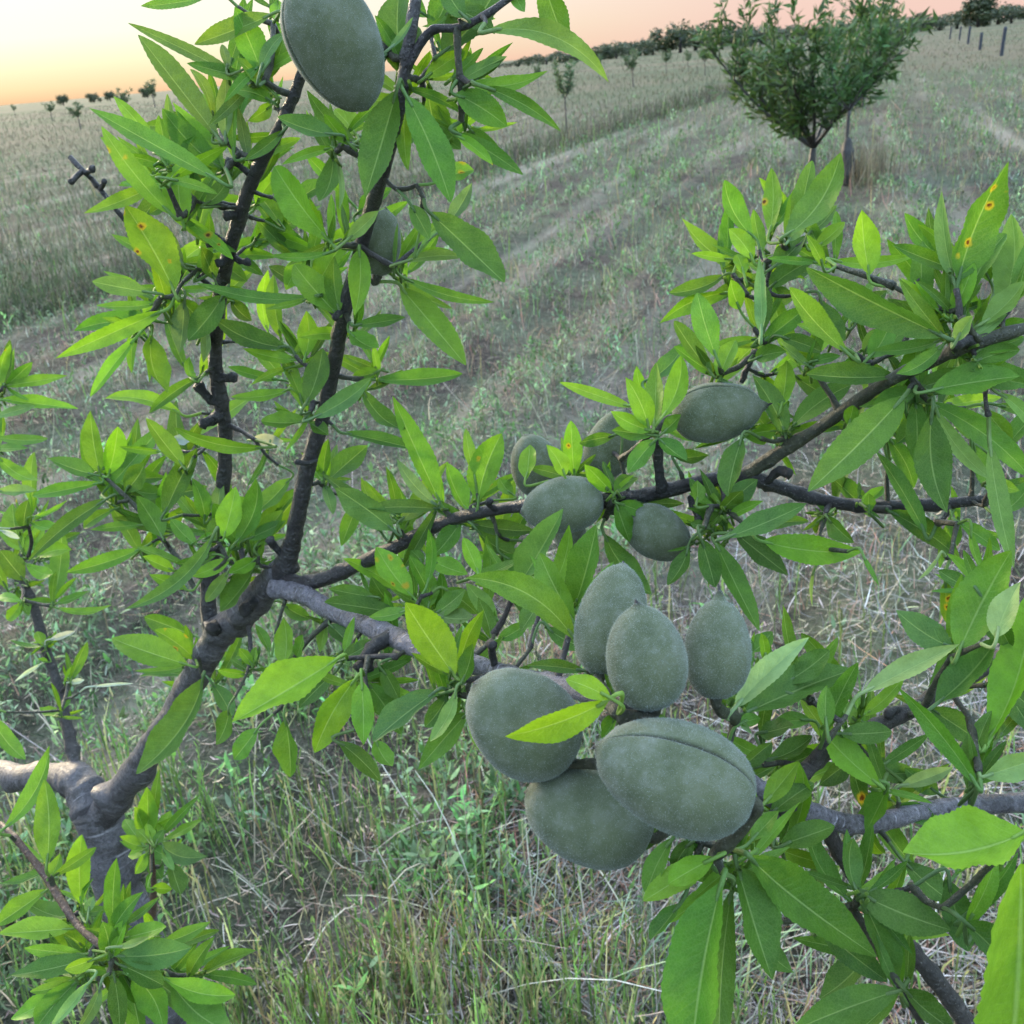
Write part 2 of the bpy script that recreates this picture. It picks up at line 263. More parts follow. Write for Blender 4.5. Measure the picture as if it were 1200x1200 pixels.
LEAVES = """
250 -6 165 7 14 g
292 98 150 27 16 o
258 165 162 41 30 o
319 17 228 52 22 o
308 88 275 8 34 g
319 108 277 68 22 l
267 82 260 52 11 o
250 140 223 81 12 o k
252 155 244 81 16 g k
264 163 265 85 20 b
275 183 275 104 12 g
290 186 279 125 14 b
258 212 105 127 24 g f
260 198 190 127 30 g k
190 186 133 113 18 l k
202 252 119 148 26 l s
196 195 196 110 14 p k
198 202 186 135 16 g k
198 210 256 228 12 g f
190 212 98 250 18 l k
216 266 211 188 34 l
232 262 228 200 24 g k
392 158 325 137 22 B f
333 152 286 188 16 d f
318 123 290 142 16 l k
320 120 271 106 18 g
305 85 335 38 14 B f
322 24 326 0 20 l k
335 60 312 22 24 g k
465 106 428 231 42 g f
476 112 528 237 40 G f
470 88 468 -12 40 D
476 98 488 30 26 d
453 60 484 20 8 b f
497 92 545 60 22 l s
417 158 392 128 30 l k
411 170 380 133 18 l
390 178 374 236 24 d
386 282 322 195 36 l
393 182 397 246 7 p
390 173 330 193 12 l
501 98 522 183 34 g k
518 62 588 -24 46 D
505 40 540 -30 36 D k
534 98 594 66 16 o
570 37 713 96 27 o f C-14
636 -24 664 56 34 g
600 -18 615 14 16 g
551 98 642 83 18 l C8
534 110 594 148 40 G
568 102 657 154 18 G f
534 155 613 205 20 G
550 150 586 175 16 g k
535 158 578 194 14 l s
513 212 555 199 26 l s
525 262 553 214 18 b k
504 249 591 331 42 d f
481 240 503 280 38 B f
473 307 546 301 13 o f
475 326 579 354 14 g
469 336 546 428 34 l s
415 381 475 372 15 g
410 389 444 408 24 g
421 292 415 370 27 l s
438 445 542 438 20 g
445 434 413 440 14 g
367 489 435 443 22 b f
405 283 444 247 18 p f
462 318 466 262 5 p
490 295 517 268 5 p f
388 295 317 299 10 g f
397 370 345 310 34 l
398 365 392 300 22 g
370 347 231 332 15 g
357 335 315 312 20 d k
363 349 311 362 8 l
357 420 359 364 28 l
336 407 250 372 26 d
349 422 284 408 14 l
358 474 378 408 28 d f
354 470 320 401 16 g
338 457 271 465 14 l
342 430 294 451 9 l
358 493 306 493 26 g F
363 495 385 510 20 g
383 564 431 522 34 G
379 560 385 514 16 g
377 562 360 539 15 l
381 568 390 603 14 p
402 507 502 530 15 g
517 592 460 464 27 l
425 457 475 503 20 g
462 622 393 572 34 B f
460 610 423 559 16 l
468 611 506 588 18 p
544 611 506 590 15 g
512 592 465 538 16 b
548 599 523 541 32 l F
560 590 588 508 36 l s
555 555 546 502 14 l
558 585 572 530 24 g k
540 611 507 652 28 G
552 613 627 622 20 d
558 620 606 651 26 d
562 674 543 630 19 l
500 686 502 620 13 g
484 700 441 641 30 l s
496 661 481 645 16 g
507 657 548 673 22 l
533 792 475 706 48 L f
541 800 554 754 24 G f
675 752 546 677 38 g f C14
583 727 546 683 22 p k
583 750 621 727 18 g
510 719 546 690 26 d
512 721 555 723 20 b
502 712 512 685 18 g
477 715 432 723 16 g f
456 706 435 675 22 d k
439 700 385 690 17 g
397 771 272 846 50 L f F
399 773 439 750 20 B
418 794 369 882 36 l
424 798 426 873 27 l
430 797 449 842 18 d k
448 783 469 823 30 d
512 810 437 869 30 B f F
535 808 504 869 18 p f
525 812 498 852 22 d
548 835 490 902 30 g
395 868 446 916 22 d
440 866 460 898 22 l k
332 782 332 723 24 l
316 765 299 732 12 g
347 771 355 744 13 g
382 732 375 765 14 p
387 732 412 757 26 B
332 708 364 725 18 g k
248 800 272 840 32 B f
268 832 253 873 22 d
303 853 274 890 24 g
334 842 340 911 27 g
290 790 255 785 11 l
296 780 280 760 12 l
296 780 300 758 10 l
292 786 270 772 10 g
297 667 258 717 28 d F
268 669 241 705 16 p
270 655 224 675 17 l
221 779 131 748 36 l f
229 773 181 738 30 l s
229 746 169 723 24 g k
250 628 146 714 19 B f C-10
167 642 77 671 19 g
204 669 167 652 15 l
219 690 175 673 15 l
125 585 33 658 19 d f
46 652 84 644 17 l
35 612 71 619 13 l
38 606 79 586 6 l
117 554 106 481 23 l
127 556 138 500 25 l
110 556 56 537 20 g
119 565 38 581 16 g
146 577 169 543 28 g
152 570 190 577 26 g
192 604 231 525 26 d f
215 546 171 490 22 l f
213 485 123 467 17 l
190 529 140 523 9 l
312 524 204 501 17 g f
297 513 332 517 19 w
227 514 203 512 14 w
135 596 98 619 15 g
167 615 106 621 12 g
190 629 160 581 27 g
262 630 276 570 34 L
275 638 300 560 26 g
290 632 335 610 16 g
300 640 332 598 30 g
280 640 250 590 24 l k
240 610 225 560 20 g k
262 600 300 590 22 l k
232 640 200 608 18 g
255 650 222 662 20 g
255 615 262 560 16 p k
300 655 268 672 18 l
240 655 205 660 12 d
240 632 268 600 22 g
0 455 12 404 14 l s
4 455 38 424 15 g
5 452 79 440 13 l
-8 450 -3 410 12 g
2 468 92 479 15 l
-10 490 42 475 11 b
-5 512 56 514 13 g
-5 525 33 525 10 g
-2 535 45 563 17 l
-5 575 42 575 14 b
28 620 33 586 18 d
0 621 23 631 7 w f
24 640 15 590 22 g
26 645 -8 610 20 g k
30 650 52 612 16 l k
28 680 0 645 26 d
30 660 62 672 16 l
62 710 66 670 8 g
65 712 131 709 9 l
25 705 -5 700 12 l
25 705 8 726 14 l
20 690 34 722 14 g k
52 757 12 750 5 g
52 757 44 740 14 l
54 757 62 745 12 g
50 777 17 799 5 w
56 775 44 772 12 l
58 750 88 740 8 w
83 798 102 752 13 g
80 800 99 797 7 w
106 805 156 801 4 w
69 836 46 829 13 l
72 838 60 800 5 g
238 795 160 907 37 D f F
232 800 205 835 12 w k
3 973 58 874 22 l f
-12 835 30 890 20 g
55 1012 52 913 29 l f
57 1030 70 1000 14 l f
95 1060 96 978 28 l
132 1085 137 1005 20 g
130 1095 168 1045 20 g
103 1070 110 1050 20 p f
178 985 187 901 13 g
172 985 172 922 24 l
190 978 235 931 11 g
190 985 237 960 11 l
188 988 243 1003 24 b C10
190 992 204 1020 10 p
168 990 146 960 18 l
168 992 140 980 18 l
168 996 150 1003 16 l
172 1000 158 1024 16 l
172 980 158 945 18 l
180 982 200 950 16 l k
176 988 160 972 16 l f
178 986 172 965 14 l f
182 990 192 972 12 g f
200 1010 212 1048 24 d
185 1020 172 1045 18 g k
178 1040 202 1042 15 l
175 1000 190 1030 20 d k
175 990 200 1000 20 g k
56 1042 -6 1085 22 l f F
80 1075 28 1055 40 g
83 1088 -2 1094 26 l
99 1118 28 1111 18 g
107 1122 12 1143 25 d
112 1123 76 1136 26 l f
88 1146 35 1162 12 l
93 1147 13 1194 22 l
92 1148 42 1206 29 g
105 1150 57 1208 13 p f
118 1155 88 1210 15 b f
133 1142 140 1212 22 d
155 1145 192 1212 34 g
200 1150 270 1208 40 g
190 1145 276 1166 26 l
235 1142 300 1114 16 g F
190 1105 247 1080 17 g
200 1112 257 1090 12 g k
220 1145 252 1097 18 g
136 1120 225 1110 36 B
143 1100 195 1086 22 l
136 1110 174 1098 9 p f
140 1130 192 1155 34 d
128 1125 120 1080 24 g
132 1120 150 1075 20 l
128 1118 110 1090 22 g k
140 1135 170 1180 30 g k
118 1130 150 1170 30 d k
160 1140 230 1190 34 d k
150 1150 165 1215 28 g k
205 1140 240 1180 26 g k
100 1110 60 1085 22 g k
921 276 985 179 37 g f
883 278 849 211 24 g
902 274 904 197 22 l s
894 297 883 245 17 l
883 305 854 268 24 L f
858 305 810 297 11 l
850 322 784 343 19 d
872 322 864 298 20 l f
867 362 856 328 21 l f
854 343 773 379 21 l
840 420 817 343 30 g f
836 440 790 376 20 g
842 445 862 398 22 l
892 391 890 299 15 p f
895 388 893 330 22 d
950 272 981 240 19 g
923 283 946 258 15 p f
955 290 990 260 22 l
904 314 944 276 25 d f
902 337 958 303 27 d
905 330 950 318 24 d k
892 401 944 361 23 g
994 414 925 337 27 g f
980 401 933 380 15 l
965 312 945 275 13 g f
900 345 930 350 26 d k
880 330 850 310 20 d k
1019 322 1010 246 31 l f
977 305 1079 297 15 l
1108 395 945 313 40 D f F
1117 326 1104 224 18 p
1123 328 1182 189 44 g s
1083 364 1081 282 26 g
1115 372 1142 308 22 l
1108 370 1108 310 15 g
1129 374 1179 274 32 g F
1170 364 1185 251 34 p
1190 352 1203 282 22 g
1090 345 1062 342 22 g k
1120 400 1140 370 18 p f
1130 402 1180 368 16 p
1140 405 1195 380 14 b
1160 392 1205 375 26 g k
1050 440 945 438 26 d F
1108 401 1050 438 19 g
1018 420 1045 372 36 g
1020 418 1060 384 24 g k
1012 415 1035 385 18 p k
1075 453 1129 430 25 g
1092 457 1195 441 44 G f
1075 455 1023 474 31 G
1058 466 947 576 46 g f
1072 468 1073 545 28 g
1092 484 1110 601 42 D f
1083 470 1208 560 30 g
1096 478 1167 565 20 p
1085 626 1027 530 20 D
1042 599 1125 655 26 d
1040 513 1071 572 22 g k
1160 520 1188 665 23 p f
1170 460 1215 505 17 p
1155 480 1186 516 30 l k
1018 600 1018 578 22 g
1010 590 1035 570 14 l
1000 500 1008 470 22 l
994 500 1000 475 24 g f
1140 425 1195 410 22 g
1145 430 1205 450 26 d
1150 410 1200 395 20 g
1165 560 1195 575 16 l
1010 495 985 520 14 l
870 513 853 582 28 d f
920 509 882 440 26 B
926 503 997 451 27 g
915 478 922 422 24 l
910 505 872 512 24 g
905 490 925 470 24 g k
915 395 963 412 20 d
885 405 928 382 10 g
885 420 922 412 22 g
950 430 915 400 10 p
950 425 985 417 12 g
895 440 905 470 18 l k
915 520 960 500 12 p
851 630 945 590 26 D f
861 624 924 674 29 D
894 634 1012 646 36 L f
970 607 1001 636 20 g
965 606 955 625 14 l
965 606 940 622 6 l
838 634 890 740 25 G
822 632 838 688 28 D f
807 642 782 686 21 d
829 618 809 613 24 D
832 615 846 600 20 d
850 600 888 562 26 D
845 600 870 575 22 d
817 590 817 563 17 g f
855 605 895 587 13 l
835 560 850 585 16 g k
861 830 948 747 29 P f
873 836 1000 784 44 D F
920 800 972 762 34 d
865 815 880 749 20 g
896 775 892 742 12 l
880 765 905 740 22 g k
1117 759 1050 715 38 B
1012 812 1124 755 25 P f
1140 690 1100 668 27 d
1108 680 1112 732 18 l s
1123 765 1185 645 56 g f
1167 747 1196 682 36 P
1155 872 1207 690 42 L f F
1096 826 1169 747 36 D f F
1137 620 1152 670 10 l
1120 610 1172 645 18 g
1115 605 1122 640 16 l
1102 649 1075 680 5 P
955 665 952 711 4 P k
1010 649 1030 687 6 g
1150 700 1185 760 30 d k
1180 800 1215 860 50 d k
1033 922 960 853 37 L f
1040 922 1014 976 40 G f
1054 922 1117 899 18 P
1033 897 1090 859 15 D
985 860 1045 857 27 d
1050 945 1098 965 30 d
1146 922 1052 805 24 g f
1152 910 1228 885 32 P f
1020 900 1075 905 26 d k
1100 930 1060 900 34 d k
1202 975 1058 999 88 L f F
1172 1330 1196 1012 128 L f F
1013 1050 1115 1090 50 d
1010 1054 1050 1160 30 D
1005 1047 1000 982 42 D
1055 1160 925 1210 40 d
1110 1030 1135 1115 46 d k
1020 970 1035 1000 20 l k
878 1004 1027 1121 60 G f
960 1085 1040 1150 32 d k
847 1031 810 1250 64 G f F
858 1040 842 1260 34 d
864 1016 905 1148 52 d
838 1005 783 1036 34 L f
832 1008 754 1056 32 l
789 981 757 1048 24 g
797 1058 762 1102 29 g F
812 985 788 1025 24 d
880 985 913 950 36 g f
896 942 936 892 26 l f
902 955 954 918 30 d
915 990 978 968 36 d
870 900 905 870 42 D k
900 890 952 862 36 d k
920 895 955 880 30 g k
890 860 930 850 30 d k
857 834 881 860 8 P
866 850 891 842 18 g
969 853 969 803 21 g f
1003 845 982 815 15 p
1005 845 1019 814 9 g
950 845 905 850 20 g k
735 990 700 935 22 G K
714 820 592 863 37 L f
716 819 663 796 26 L f
722 838 705 866 18 g
687 787 617 780 16 D
673 730 632 648 33 g
673 712 699 615 36 G F
608 685 660 596 32 B f F
708 625 763 696 30 D
640 735 690 760 22 d k
576 750 560 700 20 g k
760 500 733 442 27 l f
766 500 769 425 24 l f
775 490 798 417 26 l f
764 490 746 429 18 l k
740 477 656 448 15 l
765 505 716 482 20 l f
765 510 717 504 21 G f
721 511 679 519 16 d
768 515 736 554 30 G f
772 514 805 540 25 G f
775 508 798 486 22 G f
790 535 831 533 18 d
760 445 803 400 22 B k
717 577 685 544 23 L f
720 580 746 560 24 G f
725 590 764 606 18 G f
722 590 738 635 28 G f
745 588 802 590 14 d
673 558 669 493 23 l s
662 558 640 521 20 l f
617 562 621 521 21 l f
665 560 620 548 14 d
600 580 585 560 18 l k
700 520 690 545 16 g k
204 341 147 241 52 l s f
177 343 108 330 22 B f
185 355 113 358 12 l
191 364 65 420 22 l f
160 395 106 465 15 l f
177 393 197 461 38 l F
216 353 210 414 23 b f
262 345 220 399 36 d f
203 347 178 352 14 l
240 385 238 425 12 p
228 445 222 418 12 l
230 325 245 248 15 g
252 328 236 290 24 d
270 350 295 376 22 d k
265 348 285 338 16 l
160 380 120 372 9 l
215 310 194 264 11 b
200 345 170 365 18 l k
200 340 230 300 26 g k
195 330 215 290 22 l k
210 350 235 375 20 g k
250 300 290 330 22 g k
300 280 340 250 22 g k
330 265 300 225 24 g k
345 240 385 215 24 d k
300 240 330 200 22 l k
240 240 270 200 20 g k
200 230 175 250 16 g k
420 250 460 220 22 g k
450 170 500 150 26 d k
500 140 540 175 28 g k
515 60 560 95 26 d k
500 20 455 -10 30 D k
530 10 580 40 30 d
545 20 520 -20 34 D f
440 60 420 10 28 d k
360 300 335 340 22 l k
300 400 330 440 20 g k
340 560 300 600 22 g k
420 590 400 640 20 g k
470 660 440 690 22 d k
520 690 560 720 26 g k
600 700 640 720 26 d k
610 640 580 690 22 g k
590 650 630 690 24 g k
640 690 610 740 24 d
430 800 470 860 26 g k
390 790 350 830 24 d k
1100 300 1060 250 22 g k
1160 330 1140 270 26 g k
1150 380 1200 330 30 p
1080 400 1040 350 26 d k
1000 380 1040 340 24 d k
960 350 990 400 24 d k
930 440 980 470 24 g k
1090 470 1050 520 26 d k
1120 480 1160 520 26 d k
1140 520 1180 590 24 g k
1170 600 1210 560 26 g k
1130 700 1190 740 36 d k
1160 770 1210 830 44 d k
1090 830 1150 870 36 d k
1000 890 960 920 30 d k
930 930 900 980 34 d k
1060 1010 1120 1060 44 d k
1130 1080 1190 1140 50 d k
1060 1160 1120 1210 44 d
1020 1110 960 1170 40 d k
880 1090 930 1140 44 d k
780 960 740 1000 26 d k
"""
# ------------------------------------------------------------------ the almond tree in front
# depth of the canopy (metres from the lens) at measured photo positions
DEPTH = [(110,950,.85),(245,770,.72),(330,680,.65),(470,735,.56),(560,780,.48),(690,805,.41),(740,830,.39),(880,920,.385),(960,950,.40),(1080,950,.42),
 (450,650,.60),(520,615,.57),(610,595,.545),(700,582,.53),(780,575,.52),(900,570,.52),(1080,590,.5),(950,515,.5),(1040,450,.46),(1140,405,.43),
 (355,590,.63),(385,450,.58),(408,350,.53),(430,260,.49),(455,180,.45),(470,110,.43),(480,30,.42),(540,120,.42),(640,40,.41),
 (265,540,.68),(252,400,.62),(270,290,.56),(318,170,.51),(350,95,.48),(230,220,.5),(150,330,.55),(180,100,.48),
 (850,310,.52),(900,250,.5),(1000,330,.47),(1150,280,.42),(1180,700,.35),(1130,1000,.33),(1190,1100,.28),(900,1060,.34),(820,1020,.34),
 (960,900,.385),(1040,870,.42),(400,870,.5),(330,840,.56),(230,690,.64),(150,600,.72),(0,470,.75),(20,650,.85),(60,780,.88),
 (128,1120,.55),(50,990,.6),(178,990,.74),(250,620,.64),(715,700,.44),(560,700,.5),(1050,715,.42),(950,760,.40),(655,830,.325),(720,820,.34),
 (860,640,.49),(1120,660,.46),(450,850,.46),(1020,1060,.36)]
_D = np.array(DEPTH)
def depth(px, py):
    d2 = (_D[:, 0]-px)**2+(_D[:, 1]-py)**2+60
    w = d2**-1.8
    return float((w*_D[:, 2]).sum()/w.sum())

BR = [  # name, bark, [(px, py, depth, thickness px)]
 ('trunk', 'grey', [(172,1130,.88,62),(147,1062,.865,60),(122,985,.855,62),(110,950,.85,60)]),
 ('branch', 'grey', [(113,962,.853,50),(145,925,.83,40),(190,858,.785,36),(240,775,.725,37),(262,738,.705,40),(300,700,.675,40),(330,672,.655,38)]),
 ('branch', 'grey', [(108,955,.85,50),(88,915,.87,48),(60,912,.9,34),(-10,905,.96,29),(-60,890,1.0,26),(-240,850,1.1,16),(-420,790,1.2,5)]),
 ('branch', 'brown', [(90,918,.87,36),(86,893,.88,20),(78,850,.89,17),(62,785,.9,16),(40,715,.9,15),(18,672,.9,14),(-10,640,.92,12)]),
 ('branch', 'dark', [(322,690,.66,42),(336,655,.648,36),(350,600,.63,29),(368,520,.6,27),(388,440,.575,26),(405,360,.535,25),(428,270,.495,25),(448,205,.46,27),(468,125,.432,24),(476,70,.424,22),(484,10,.42,22),(492,-50,.42,19),(500,-200,.42,11),(508,-330,.43,3)]),
 ('branch', 'silver', [(322,688,.655,30),(352,697,.635,29),(400,720,.595,29),(450,742,.56,31),(505,765,.52,28),(570,785,.475,27),(640,802,.44,30),(700,815,.415,30),(748,838,.40,32),(815,880,.395,34),(880,920,.39,34),(955,955,.40,30),(1010,965,.41,28),(1080,950,.42,27),(1150,943,.43,28),(1260,935,.45,26),(1420,915,.50,15),(1580,880,.55,4)]),
 ('branch', 'dark', [(335,680,.652,26),(372,680,.63,25),(450,648,.60,25),(520,613,.575,23),(575,598,.555,21),(640,590,.54,22),(712,586,.53,26),(775,575,.52,26),(842,560,.517,24),(880,560,.515,25),(925,575,.515,24),(990,592,.51,22),(1085,592,.5,20),(1230,578,.49,18),(1400,560,.46,11),(1540,540,.44,4)]),
 ('branch', 'green', [(868,562,.517,24),(895,543,.51,24),(950,508,.495,22),(1040,447,.46,22),(1095,422,.445,22),(1140,404,.432,24),(1250,370,.42,19),(1400,325,.41,12),(1560,290,.41,4)]),
 ('branch', 'dark', [(868,448,.53,10),(880,420,.525,10),(888,395,.52,9),(897,350,.515,8),(902,315,.51,7)]),
 ('branch', 'dark', [(254,765,.715,30),(244,700,.71,27),(256,620,.70,25),(264,540,.68,25),(258,470,.655,26),(252,400,.63,24),(262,325,.58,25),(272,285,.56,25),(288,232,.535,24),(310,185,.515,22),(332,140,.495,21),(352,90,.48,18),(372,20,.46,17),(385,-40,.45,14),(398,-180,.45,9),(405,-290,.46,3)]),
 ('branch', 'dark', [(258,345,.60,10),(215,310,.585,9),(165,275,.56,9),(140,250,.55,9),(112,215,.545,9),(97,200,.54,9),(82,184,.54,9)]),
 ('branch', 'brown', [(960,955,.40,24),(975,985,.405,24),(1010,1040,.41,24),(1060,1105,.415,26),(1110,1165,.42,30),(1165,1250,.43,28),(1235,1370,.45,18),(1300,1500,.47,5)]),
 ('branch', 'brown', [(930,925,.392,22),(950,898,.40,23),(1000,865,.415,24),(1060,838,.43,27),(1100,815,.44,24),(1180,770,.46,22),(1260,735,.48,20),(1400,700,.50,12),(1520,690,.52,4)]),
 ('shoot', 'red', [(165,1185,.84,9),(140,1150,.62,9),(128,1120,.555,9),(88,1080,.57,10),(55,1030,.59,10),(20,985,.6,8),(0,965,.61,7)]),
 ('branch', 'green', [(228,690,.70,9),(205,650,.705,9),(165,600,.715,8),(135,570,.72,7),(118,556,.72,6)]),
 ('branch', 'dark', [(478,80,.424,16),(505,38,.42,16),(545,30,.415,14),(600,-5,.41,12),(660,-60,.41,8),(710,-150,.41,3)]),
 ('shoot', 'green', [(1150,400,.43,14),(1140,390,.425,11),(1128,372,.42,9)]),
 ('shoot', 'red', [(178,1075,.865,12),(180,1040,.79,8),(178,1000,.745,6),(176,975,.74,5)]),
 ('shoot', 'brown', [(-40,470,.77,9),(0,458,.75,7),(6,450,.75,5)]),
]
# short dead spurs, knobs and bud stubs on the limbs: photo points, thickness px, depth from the field
STUBS = [((294,200),(280,194),(266,188),8,.53),((290,243),(268,241),(248,238),9,.545),((284,248),(275,252),(264,254),10,.545),((274,287),(258,284),(243,285),9,.56),((270,300),(262,306),(258,309),9,.567),
 ((276,300),(284,306),(290,307),8,.567),((252,402),(245,401),(240,399),11,.63),((258,446),(266,443),(274,441),11,.645),((258,478),(244,466),(232,450),12,.655),((258,490),(246,492),(237,497),13,.66),
 ((452,742),(436,760),(424,786),19,.548),((262,735),(254,732),(250,738),17,.70),((296,706),(290,712),(287,716),15,.665),((378,545),(360,543),(346,541),6,.60),((448,200),(438,194),(434,196),14,.455),
 ((774,575),(772,545),(769,517),14,.515),((905,562),(913,552),(926,556),11,.508),((1140,404),(1132,398),(1120,405),15,.43),((577,600),(573,592),(574,586),7,.55),((578,786),(577,765),(576,754),10,.465),
 ((97,200),(88,208),(83,213),7,.54),((100,203),(106,200),(108,198),7,.54),((118,222),(121,217),(122,213),6,.545),((715,585),(717,580),(718,574),15,.525),((736,838),(735,825),(728,822),22,.385),((1060,838),(1048,832),(1040,838),10,.43),
 ((818,600),(818,607),(820,612),10,.515),((404,368),(398,366),(392,372),8,.535),((330,655),(322,640),(316,632),10,.645)]
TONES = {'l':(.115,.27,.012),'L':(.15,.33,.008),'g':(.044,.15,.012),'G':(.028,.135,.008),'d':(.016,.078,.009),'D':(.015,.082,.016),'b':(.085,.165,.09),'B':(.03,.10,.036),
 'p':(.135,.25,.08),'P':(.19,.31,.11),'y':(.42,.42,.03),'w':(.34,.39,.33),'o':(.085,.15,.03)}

bark = {
 'grey': mat_bark('young_grey_bark', (.024,.021,.023,1), (.135,.124,.137,1), .42),
 'silver': mat_bark('silver_bark', (.06,.053,.062,1), (.25,.23,.27,1), .30),
 'dark': mat_bark('dark_purple_bark', (.010,.008,.009,1), (.036,.029,.033,1), .34),
 'brown': mat_bark('brown_bark', (.013,.010,.009,1), (.052,.041,.037,1), .5),
 'green': mat_bark('green_bark', (.02,.022,.010,1), (.06,.062,.03,1), .5),
 'red': mat_bark('red_brown_shoot_bark', (.05,.02,.013,1), (.14,.075,.04,1), .5),
 'spur': mat_bark('dead_spur_bark', (.007,.006,.007,1), (.026,.022,.023,1), .55)}
m_leaf = mat_leaf()

fork = P(110, 950, .85)
tree = empty('almond_tree', (fork.x+.02, fork.y+.01, 0))
tag(tree, 'young almond tree filling the foreground, grey forked trunk, leafy limbs carrying green fruit', 'tree', None)

SK = []   # samples along every limb: (point, radius, object)
for bi, (nm, bk, pts) in enumerate(BR):
    P3 = [(P(x, y, d), w/2400*d*{'dark': .66, 'green': .68, 'brown': .72, 'silver': .80}.get(bk, .86)) for x, y, d, w in pts]
    if nm == 'trunk':
        base = Vector((tree.location.x, tree.location.y, -.05)); low = P3[0][0]
        P3 = [(base, .036), (base+Vector((0, 0, .09)), .028), (base.lerp(low, .5)+Vector((.01, 0, 0)), .0245)]+P3
    P3 = spline(P3, 10)
    jit = [(p+Vector([noise.noise(p*22+Vector((k*9, bi, 0))) for k in range(3)])*r*.35, r*(1+.10*noise.noise(p*60))) for p, r in P3]
    mb = MB(); tube(mb, jit, 20, .13 if bk != 'red' else .05, knots=len(pts)*2, seed=bi)
    o = mb.obj(nm, bark[bk], tree)
    if bk == 'silver': o['label'] = 'silver-grey glossy branch running to the big fruit cluster'
    if bk == 'green' and nm == 'branch': o['label'] = 'slim green-brown branch'
    for p, r in jit[::2]: SK.append((p, r, o))
# grey collars where the limbs meet
def nearest(p, lim=None):
    best = min(SK, key=lambda s: (s[0]-p).length_squared - s[1]*s[1]); return best
for si, (a, b, c, w, d) in enumerate(STUBS):
    pa = P(*a, d); s = nearest(pa)
    pts = spline([(s[0].lerp(pa, .4), w/2400*d*.9), (P(*b, d-.004), w/2400*d*.85), (P(*c, d-.009), w/2400*d*1.05)], 5)
    mb = MB(); tube(mb, pts, 10, .35, knots=5, seed=100+si)
    mb.obj('spur', bark['spur'], s[2])

# ---- leaves
LEAF = []
for ln in LEAVES.splitlines():
    ln = ln.split('#')[0].split()
    if len(ln) < 6: continue
    bx, by, tx, ty, w = map(float, ln[:5]); fl = ln[6:]
    d = depth(bx, by)
    if 'f' in fl: d *= .955
    if 'k' in fl: d *= 1.06
    if 'K' in fl: d *= 1.14
    LEAF.append([bx, by, tx, ty, w, ln[5], fl, d])
# the limbs go on beyond the picture and carry leaves there too
rn = random.Random(77)
for cx, cy, d in ((1330,922,.47),(1450,908,.51),(1570,880,.55),(1310,566,.475),(1420,556,.455),(1535,540,.44),(1320,350,.415),(1430,318,.41),(1555,290,.41),(1212,1330,.44),(1296,1495,.47),(1330,716,.49),(1510,690,.52),(497,-150,.42),(507,-325,.43),(394,-150,.45),(404,-285,.46),(-160,868,1.05),(-290,832,1.12),(-415,790,1.2),(705,-145,.41)):
    for _ in range(8):
        a = -1.4+rn.gauss(0, 1.2); ln = rn.uniform(28, 50)/d; LEAF.append([cx+rn.uniform(-5, 5), cy+rn.uniform(-5, 5), cx+math.cos(a)*ln, cy+math.sin(a)*ln, ln*rn.uniform(.2, .28), rn.choice('lgGd'), [], d*rn.uniform(.98, 1.02)])
